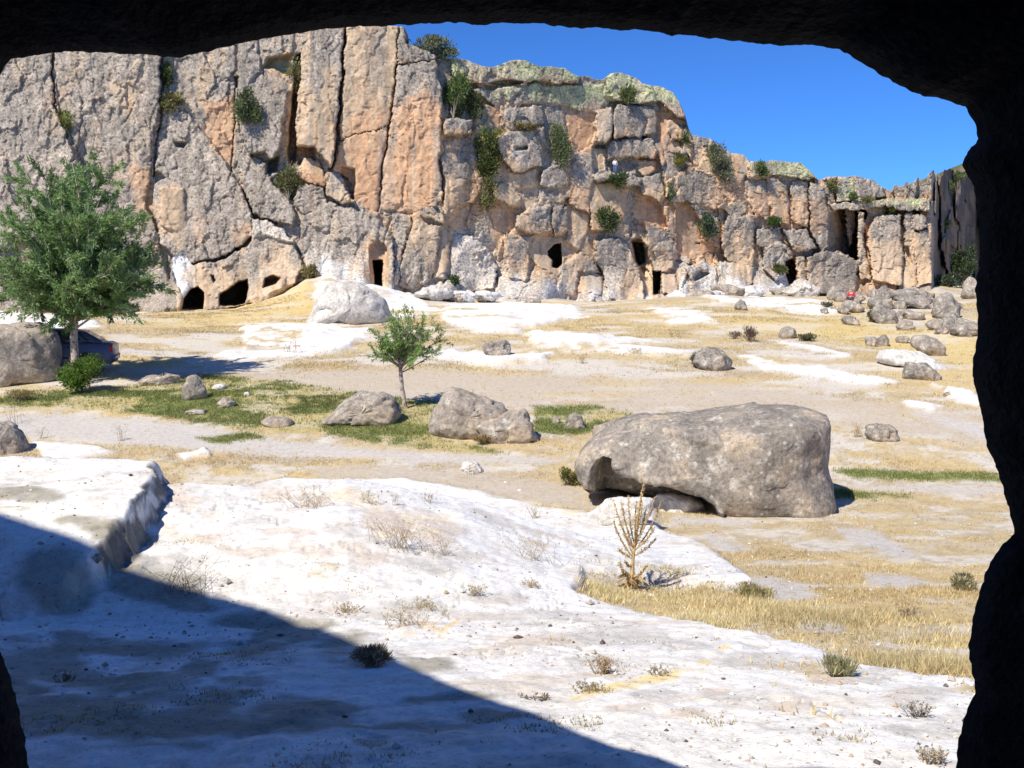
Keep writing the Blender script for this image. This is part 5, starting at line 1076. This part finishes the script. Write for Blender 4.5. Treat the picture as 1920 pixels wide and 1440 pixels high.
# the mullein
mf = hit(1185, 1103); mm_ = mf[1] / F
mul = empty('mullein', mf, 'tall dried candelabra mullein stalk standing on the white rock', 'dead plant')
st = MB(); bd = []; rm = np.random.default_rng(8)
def MP(px, py, dy=0.0): q = at(px, py, mf[1]) - mf; return q + np.array([0, dy, 0])
main = np.array([MP(1183,1106), MP(1185,1080), MP(1187,1050), MP(1190,1020), MP(1194,985), MP(1198,955), MP(1203,925), MP(1207,908)])
st.tube(main, [.034, .026, .016, .013, .012, .010, .008, .005], 7)
arms = [((1187,1045),(1162,1018),(1150,975),-.05),((1187,1040),(1168,1000),(1151,940),.06),((1189,1030),(1172,990),(1163,938),-.1),((1190,1022),(1180,985),(1181,935),.12),((1191,1018),(1188,980),(1190,935),-.13),((1190,1028),(1205,1000),(1212,960),.08),((1191,1020),(1212,985),(1226,930),-.06),((1190,1032),(1222,1000),(1241,942),.05),((1189,1042),(1212,1030),(1229,1008),-.05),((1187,1048),(1170,1042),(1160,1032),.04),((1186,1064),(1174,1060),(1173,1052),-.03),((1185,1090),(1166,1078),(1163,1058),.05),((1186,1088),(1204,1078),(1216,1063),.06),((1189,1034),(1175,1010),(1166,990),.13),((1190,1026),(1200,990),(1208,948),.14),((1190,1030),(1214,1012),(1222,985),-.12),((1185,1086),(1170,1072),(1166,1066),-.04)]
for a, b2, c2, dy in arms:
    q = bez(MP(*a), MP(*b2, dy * .7), MP(*c2, dy), 10); st.tube(q, np.linspace(.0085, .0045, 10), 5); bd.append(bez(MP(*a), MP(*b2, dy * .7), MP(*c2, dy), 46)[8:])
bd.append(bez(main[4], main[5], main[7], 60))
st.build('stalk', M_straw_stem, mul)
bd = np.concatenate(bd); bd = np.repeat(bd, 3, 0) + rm.normal(size=(len(bd) * 3, 3)) * .006
leaves_mesh('seed_pods', bd, rm.normal(size=bd.shape) + np.array([0, 0, .6]), .022, .013, leafcols(len(bd), (.46, .33, .16), .28, rm, (.62, .48, .26), .3), mul, mat=M_grass, rs=rm)
dl = MB(); lv = []
pl = np.stack([rm.normal(size=170) * .05, rm.normal(size=170) * .05, rm.uniform(0, .17, 170)], -1)
leaves_mesh('withered_leaves', pl, np.stack([rm.normal(size=170), rm.normal(size=170), -rm.uniform(.2, 1.2, 170)], -1), .10 * rm.uniform(.5, 1.4, 170), .022, leafcols(170, (.50, .37, .19), .25, rm, (.36, .25, .12), .3), mul, mat=M_grass, rs=rm)

# grass: countless blades, one object per sort
def blades(name, dens, N, h0, cols, alt, seed, ylim=58, wpx=.55):
    rs = np.random.default_rng(seed)
    j = np.where((GY < ylim))[0]; i = np.where(np.abs(GA) < .56)[0]
    dsub = dens[np.ix_(j, i)]; Ysub = Y2[np.ix_(j, i)]
    w_ = dsub * (Ysub / 10)**.75; w_ = (w_ / w_.sum()).ravel()
    k = rs.choice(len(w_), N, p=w_); jj = j[k // len(i)]; ii = i[k % len(i)]
    y = GY[jj] * np.exp((rs.random(N) - .5) * .008); a = GA[ii] + (rs.random(N) - .5) * .0018; x = a * y; z = gz(x, y)
    B = 4; ang_ = rs.uniform(0, 2 * np.pi, (N, B)); ln = rs.uniform(.15, .75, (N, B)); px_ = y / F
    h = h0 * rs.uniform(.45, 1.25, (N, B)) * (.6 + .4 * np.clip(y / 15, .8, 2.2))[:, None] * (1 + .5 * vnoise(x * 1.5, y * 1.5, 3.0))[:, None]
    wd = np.maximum(.0045, wpx * px_)[:, None] * rs.uniform(.7, 1.4, (N, B))
    o = np.stack([x, y, z - .008], -1)[:, None] + np.concatenate([rs.normal(size=(N, B, 2)) * (.5 * h0 + 1.2 * px_)[:, None, None], np.zeros((N, B, 1))], -1)
    tip = o + np.stack([np.cos(ang_) * ln * h, np.sin(ang_) * ln * h, h], -1)
    sd_ = rs.uniform(0, np.pi, (N, B)); s_ = np.stack([np.cos(sd_) * wd, np.sin(sd_) * wd, 0 * wd], -1)
    V = np.stack([o - s_, o + s_, tip], 2).reshape(-1, 3)
    c = leafcols(N * B, cols, .2, rs, alt, .35) * np.repeat(1 + .22 * fbm(x / 1.3, y / 1.3, 5.0, 3), B)[:, None]
    o_ = mesh_np(name, V, np.arange(N * B * 3).reshape(-1, 3), M_grass, np.repeat(np.clip(c, .02, .8), 3, 0), smooth=False)
    return tag(o_, kind='stuff')
nz = sstep(-.35, .45, n1 + .5 * n2)
bare = np.clip(1 - 1.0 * mw - .95 * mg - .88 * mt, 0, 1)
dry = bare * (.12 + .88 * nz) * (1 - .6 * mgr)
# strip of taller dry grass below the mullein
strip = mask([[(1080,1085),(1110,1075),(1180,1095),(1260,1100),(1340,1110),(1480,1150),(1840,1180),(1840,1290),(1640,1262),(1540,1232),(1400,1195),(1200,1140),(1110,1115)]], 24)
blades('dry_grass', dry * (1 - .9 * sstep(.02, .4, pt)) * (1 - .5 * strip), 52000, .042, (.66, .51, .26), (.52, .42, .24), 51)
blades('tall_dry_grass', strip * (.04 + .96 * nz * sstep(.0, .6, fbm(X2 / .5, Y2 / .4, 38.0, 3))), 6500, .07, (.74, .60, .34), (.55, .46, .25), 52, 16)
blades('green_grass', mgr * (.15 + .85 * sstep(-.5, .2, n1 + .5 * n2)), 20000, .05, (.155, .20, .055), (.28, .28, .09), 53, 60)
blades('sparse_tufts', mw1 * sstep(.42, .75, fbm(X2 / .7, Y2 / .6, 99.0, 4)) * (Y2 > 3.4), 2600, .02, (.46, .38, .22), (.36, .34, .20), 54, 16)
# ------------------------------------------------------------------ the parked car
M_paint, t, b = new_mat('car_paint'); b.inputs['Base Color'].default_value = (.085, .11, .185, 1); b.inputs['Metallic'].default_value = .2; b.inputs['Roughness'].default_value = .35
b.inputs['Coat Weight'].default_value = .25; b.inputs['Coat Roughness'].default_value = .08
v = n_obj(t); t.links.new(n_ramp(t, n_noise(t, v, 3, 5, .6), [(.35, g3(.30)), (.65, g3(.45))]), b.inputs['Roughness'])
M_glass = plain('car_glass', (.03, .05, .05), .06, 0, .6); M_tyre = plain('tyre_rubber', (.02, .02, .02), .85); M_rim = plain('alloy_rim', (.45, .46, .48), .35, .8)
M_tail = plain('tail_lamp_red', (.42, .015, .02), .2, 0, .5); M_trim = plain('black_trim', (.025, .025, .028), .6); M_lamp = plain('clear_lamp', (.6, .62, .62), .15, 0, .5)
wheel_px = hit(186, 699); Yc = wheel_px[1] + .35
rear = at(218, 650, Yc); zg = gz(rear[0] - 1, Yc)[0]
car = empty('parked_car', (rear[0], Yc, zg), 'grey-blue saloon car parked in the willow shade, half hidden by a boulder', 'car', rz=R(15))
def loft(stations, ring_fn):
    rings = [ring_fn(*s) for s in stations]; n = len(rings[0]); V = np.array(rings).reshape(-1, 3); f = []
    for i in range(len(rings) - 1):
        for j in range(n): f.append((i*n + j, i*n + (j+1) % n, (i+1)*n + (j+1) % n, (i+1)*n + j))
    m = MB(); m.add(V, f)
    for k in (0, len(rings) - 1):
        c = np.array(rings[k]).mean(0); idx = [k*n + j for j in range(n)]
        m.v[-1] = np.concatenate([m.v[-1], c[None]]); ci = len(m.v[-1]) - 1; m.n = len(m.v[-1])
        cap = [(ci, idx[j], idx[(j+1) % n], idx[(j+1) % n]) for j in range(n)]
        if k == 0: cap = [(a, c2, b2, b2) for a, b2, c2, _ in cap]
        m.f[-1] = np.concatenate([m.f[-1], np.array(cap)])
    return m
def body_ring(s, w_, zb, zs, zt):
    half = [(w_ * .88, zb), (w_, zb + .10), (w_ * 1.01, (zb + zs) / 2), (w_ * .985, zs - .03), (w_ * .93, zs + .02), (w_ * .60, zt), (0, zt + .015)]
    full = [(-s, -y, z) for y, z in half] + [(-s, y, z) for y, z in half[::-1][1:]]
    return full
BS = [(0, .70, .42, .80, .84), (.04, .76, .30, .88, .93), (.14, .80, .24, .92, .97), (.45, .83, .21, .93, .985), (.9, .845, .20, .93, .985), (1.6, .85, .20, .925, .97), (2.4, .85, .20, .92, .96), (3.0, .845, .20, .90, .93), (3.4, .83, .21, .86, .89), (3.8, .80, .22, .79, .82), (4.08, .75, .25, .70, .73), (4.2, .64, .32, .60, .62)]
BS2 = []
for a, b2 in zip(BS[:-1], BS[1:]):
    for q in (0, .5): BS2.append(tuple(np.array(a) * (1 - q) + np.array(b2) * q))
BS2.append(BS[-1])
loft(BS2, body_ring).build('body', M_paint, car)
def cab_z(s): return np.interp(s, [.30, .46, .72, 1.00, 1.35, 1.9, 2.4, 2.75, 3.15], [.955, 1.06, 1.22, 1.36, 1.40, 1.415, 1.39, 1.22, .93])
def cab_ring(s):
    z = cab_z(s); wb = np.interp(s, [.30, .9, 2.4, 3.15], [.68, .735, .745, .70]); wt = np.interp(z, [.95, 1.4], [wb, .575]); z0 = .90
    half = [(wb, z0), (wb * .5 + wt * .5 + .015, (z0 + z) / 2), (wt, z - .03), (wt * .85, z), (0, z + .02)]
    return [(-s, -y, zz) for y, zz in half] + [(-s, y, zz) for y, zz in half[::-1][1:]]
loft([(s,) for s in np.linspace(.30, 3.15, 26)], cab_ring).build('cabin', M_paint, car)
def side_y(s, z):
    zt = cab_z(s); wb = np.interp(s, [.30, .9, 2.4, 3.15], [.68, .735, .745, .70]); wt = np.interp(zt, [.95, 1.4], [wb, .575])
    k = np.clip((z - .90) / (zt - .03 - .90 + 1e-6), 0, 1); mid = (wb + wt) / 2 + .015
    return np.where(k < .5, wb + (mid - wb) * k * 2, mid + (wt - mid) * (k - .5) * 2)
def window(name, s0t, s1t, s0b, s1b, side):
    m = MB(); n = 6; V = []
    for i in range(n):
        u = i / (n - 1); st, sb = s0t + (s1t - s0t) * u, s0b + (s1b - s0b) * u
        zt = min(cab_z(st) - .075, 1.33); zb = .965
        for k in range(4):
            q = k / 3; s = sb + (st - sb) * q; z = zb + (zt - zb) * q; V.append((-s, side * (side_y(s, z) + .008), z))
    f = [(i*4 + k, (i+1)*4 + k, (i+1)*4 + k + 1, i*4 + k + 1) for i in range(n - 1) for k in range(3)]
    m.add(V, f); o = m.build(name, M_glass, car); sol = o.modifiers.new('t', 'SOLIDIFY'); sol.thickness = .004; return o
for sgn in (-1, 1):
    window('side_window', 1.20, 1.93, .92, 1.93, sgn); window('side_window', 2.01, 2.42, 2.01, 2.80, sgn); window('side_window', 1.02, 1.13, .66, .84, sgn)
    h = MB(); h.box((-1.30, sgn * .862, .83), (.085, .012, .016)); h.build('door_handle', M_trim, car); h = MB(); h.box((-2.28, sgn * .862, .82), (.085, .012, .016)); h.build('door_handle', M_trim, car)
    h = MB(); h.box((-2.1, sgn * .862, .48), (1.0, .012, .028)); h.build('side_moulding', M_trim, car)
    t1 = MB(); t1.box((-.075, sgn * .69, .76), (.06, .11, .115)); o = t1.build('tail_light', M_tail, car); bv = o.modifiers.new('b', 'BEVEL'); bv.width = .03; bv.segments = 3
    t1 = MB(); t1.box((-4.10, sgn * .56, .60), (.07, .13, .06)); o = t1.build('headlight', M_lamp, car); bv = o.modifiers.new('b', 'BEVEL'); bv.width = .03; bv.segments = 3
    t1 = MB(); t1.box((-2.72, sgn * .93, .98), (.05, .09, .06)); o = t1.build('wing_mirror', M_paint, car); bv = o.modifiers.new('b', 'BEVEL'); bv.width = .025; bv.segments = 2
    for s in (.86, 3.38):
        a = np.linspace(0, 2 * np.pi, 28, endpoint=False)
        m = MB(); prof_ = [(.19, -.09), (.26, -.095), (.30, -.075), (.305, 0), (.30, .075), (.26, .095), (.19, .09)]
        V = [(-s + r_ * math.cos(t_), sgn * .78 + w2, .30 + r_ * math.sin(t_)) for r_, w2 in prof_ for t_ in a]; n = len(a)
        m.add(V, [(i*n + j, i*n + (j+1) % n, (i+1)*n + (j+1) % n, (i+1)*n + j) for i in range(len(prof_) - 1) for j in range(n)])
        wheel = m.build('wheel', M_tyre, car)
        m = MB(); V = [(-s, sgn * .845, .30)] + [(-s + .19 * math.cos(t_), sgn * .83, .30 + .19 * math.sin(t_)) for t_ in a]; m.add(V, [(0, 1 + j, 1 + (j+1) % n, 1 + (j+1) % n) for j in range(n)])
        for q in range(5):
            t_ = q * 2 * math.pi / 5; m.tube([(-s + .05 * math.cos(t_), sgn * .855, .30 + .05 * math.sin(t_)), (-s + .185 * math.cos(t_), sgn * .85, .30 + .185 * math.sin(t_))], .022, 5)
        m.build('rim', M_rim, wheel)
        m = MB(); aa = np.linspace(-.25, math.pi + .25, 20); V = [(-s, sgn * .856, .30)] + [(-s + .36 * math.cos(t_), sgn * .860, .30 + .36 * math.sin(t_)) for t_ in aa]
        m.add(V, [(0, 1 + j, 2 + j, 2 + j) for j in range(len(aa) - 1)]); m.build('wheel_arch', M_trim, car)
m = MB(); m.box((-.035, 0, .47), (.07, .72, .10)); o = m.build('bumper', M_paint, car); bv = o.modifiers.new('b', 'BEVEL'); bv.width = .04; bv.segments = 3
m = MB(); m.box((.03, 0, .52), (.015, .70, .022)); m.build('bumper_strip', M_trim, car)
V = [(-.93, -.54, 1.335), (-.93, .54, 1.335), (-.42, .62, 1.035), (-.42, -.62, 1.035)]
m = MB(); m.add([(x + .012, y, z + .018) for x, y, z in V], [(0, 1, 2, 3)]); m.build('rear_window', M_glass, car)
V = [(-2.50, -.53, 1.35), (-2.50, .53, 1.35), (-3.04, .64, .99), (-3.04, -.64, .99)]
m = MB(); m.add([(x - .012, y, z + .022) for x, y, z in V], [(0, 3, 2, 1)]); m.build('windscreen', M_glass, car)
m = MB(); m.box((-.02, .86 * 0, .62), (.012, .27, .06)); m.build('licence_plate', M_lamp, car)

# ------------------------------------------------------------------ the two people
M_skin = plain('skin', (.48, .29, .21), .6); M_hair = plain('dark_hair', (.03, .022, .018), .7); M_white = plain('white_cotton', (.78, .78, .79), .85); M_jean = plain('blue_denim', (.10, .19, .38), .85); M_red = plain('red_cotton', (.50, .03, .05), .85); M_dark = plain('dark_trousers', (.045, .05, .075), .85)
M_shoe = plain('shoe', (.06, .05, .045), .7)
def person(label, loc, rz, J, shirt, trousers, scale=1.0):
    """J: joint -> (x, y, z, radius); one skinned body, clothes as shells over it"""
    root = empty('person', loc, label, 'person', rz=rz); root.scale = (scale,) * 3
    names = list(J); me = bpy.data.meshes.new('body'); E = []
    par = {'chest':'pelvis','neck':'chest','chin':'neck','head':'chin','shoulder_l':'chest','elbow_l':'shoulder_l','wrist_l':'elbow_l','hand_l':'wrist_l','shoulder_r':'chest','elbow_r':'shoulder_r','wrist_r':'elbow_r','hand_r':'wrist_r','hip_l':'pelvis','knee_l':'hip_l','ankle_l':'knee_l','toe_l':'ankle_l','hip_r':'pelvis','knee_r':'hip_r','ankle_r':'knee_r','toe_r':'ankle_r'}
    for k, p_ in par.items(): E.append((names.index(k), names.index(p_)))
    me.from_pydata([J[k][:3] for k in names], E, []); tmp = bpy.data.objects.new('tmp_body', me); COL.objects.link(tmp)
    sk_ = tmp.modifiers.new('s', 'SKIN'); sv = me.skin_vertices[0].data
    for i, k in enumerate(names): sv[i].radius = (J[k][3], J[k][3]); sv[i].use_root = k == 'pelvis'
    su = tmp.modifiers.new('u', 'SUBSURF'); su.levels = 2; su.render_levels = 2
    dg = bpy.context.evaluated_depsgraph_get(); ev = bpy.data.meshes.new_from_object(tmp.evaluated_get(dg)); bpy.data.objects.remove(tmp)
    ev.materials.clear(); ev.materials.append(M_skin)
    body = bpy.data.objects.new('body', ev); COL.objects.link(body); body.parent = root
    co = np.array([v_.co for v_ in ev.vertices]); no = np.array([v_.normal for v_ in ev.vertices])
    jn = np.array([J[k][:3] for k in names]); near_ = np.argmin(np.linalg.norm(co[:, None] - jn[None], axis=2), 1); nn_ = np.array(names)[near_]
    def shell(nm, keys, mat, off):
        sel = np.isin(nn_, keys); fs = [tuple(p_.vertices) for p_ in ev.polygons if all(sel[i] for i in p_.vertices)]
        u_ = sorted({i for f in fs for i in f}); mp = {a: b2 for b2, a in enumerate(u_)}
        m2 = bpy.data.meshes.new(nm); m2.from_pydata([tuple(co[i] + no[i] * off) for i in u_], [], [tuple(mp[i] for i in f) for f in fs]); m2.materials.append(mat)
        m2.polygons.foreach_set('use_smooth', np.full(len(m2.polygons), True)); o = bpy.data.objects.new(nm, m2); COL.objects.link(o); o.parent = root
    shell('shirt', ['pelvis', 'chest', 'shoulder_l', 'shoulder_r', 'elbow_l', 'elbow_r'], shirt, .018)
    shell('trousers', ['pelvis', 'hip_l', 'hip_r', 'knee_l', 'knee_r', 'ankle_l', 'ankle_r'], trousers, .014)
    shell('shoe', ['toe_l'], M_shoe, .012); shell('shoe', ['toe_r'], M_shoe, .012)
    hz = np.array(J['head'][:3]); sel = (co[:, 2] > J['chin'][2] + .03) & (nn_ == 'head') | ((nn_ == 'chin') & (co[:, 1] > J['chin'][1] + .03))
    fs = [tuple(p_.vertices) for p_ in ev.polygons if all(sel[i] for i in p_.vertices)]
    if fs:
        u_ = sorted({i for f in fs for i in f}); mp = {a: b2 for b2, a in enumerate(u_)}
        m2 = bpy.data.meshes.new('hair'); m2.from_pydata([tuple(co[i] + no[i] * .015) for i in u_], [], [tuple(mp[i] for i in f) for f in fs]); m2.materials.append(M_hair); o = bpy.data.objects.new('hair', m2); COL.objects.link(o); o.parent = root
    return root
stand = dict(pelvis=(0,0,.95,.15), chest=(0,.0,1.30,.165), neck=(0,0,1.47,.065), chin=(0,-.02,1.55,.085), head=(0,0,1.66,.105),
  shoulder_l=(-.19,0,1.40,.062), elbow_l=(-.27,.02,1.13,.045), wrist_l=(-.22,-.14,.95,.035), hand_l=(-.20,-.20,.89,.04), shoulder_r=(.19,0,1.40,.062), elbow_r=(.28,.03,1.13,.045), wrist_r=(.25,-.05,.89,.035), hand_r=(.245,-.08,.80,.04),
  hip_l=(-.10,0,.86,.10), knee_l=(-.11,-.02,.48,.068), ankle_l=(-.12,.03,.08,.05), toe_l=(-.13,-.13,.035,.042), hip_r=(.10,0,.86,.10), knee_r=(.12,-.03,.48,.068), ankle_r=(.14,.04,.08,.05), toe_r=(.16,-.12,.035,.042))
sit = dict(pelvis=(0,0,.12,.16), chest=(0,.03,.46,.165), neck=(0,.0,.63,.065), chin=(0,-.03,.71,.085), head=(0,-.01,.82,.105),
  shoulder_l=(-.19,.02,.56,.062), elbow_l=(-.27,-.08,.32,.045), wrist_l=(-.14,-.28,.30,.035), hand_l=(-.08,-.34,.31,.04), shoulder_r=(.19,.02,.56,.062), elbow_r=(.27,-.08,.32,.045), wrist_r=(.14,-.28,.30,.035), hand_r=(.08,-.34,.31,.04),
  hip_l=(-.11,-.05,.11,.105), knee_l=(-.16,-.42,.28,.07), ankle_l=(-.15,-.52,-.10,.05), toe_l=(-.16,-.66,-.14,.042), hip_r=(.11,-.05,.11,.105), knee_r=(.15,-.44,.26,.07), ankle_r=(.16,-.56,-.12,.05), toe_r=(.17,-.70,-.16,.042))
pp = cpoint(1153, 325, 0.0)
ledge_top = at(1153, 323.5, pp[1] - .15)
person('person in a white top and blue jeans standing on a high ledge of the cliff', tuple(ledge_top), R(12), stand, M_white, M_jean, scale=.60)
sp2 = hit(1597, 570); sq = at(1596, 564, sp2[1] - .9)
person('person in a red top and dark trousers sitting among the rockfall boulders', (sq[0], sq[1], sq[2]), R(-35), sit, M_red, M_dark, scale=.8)
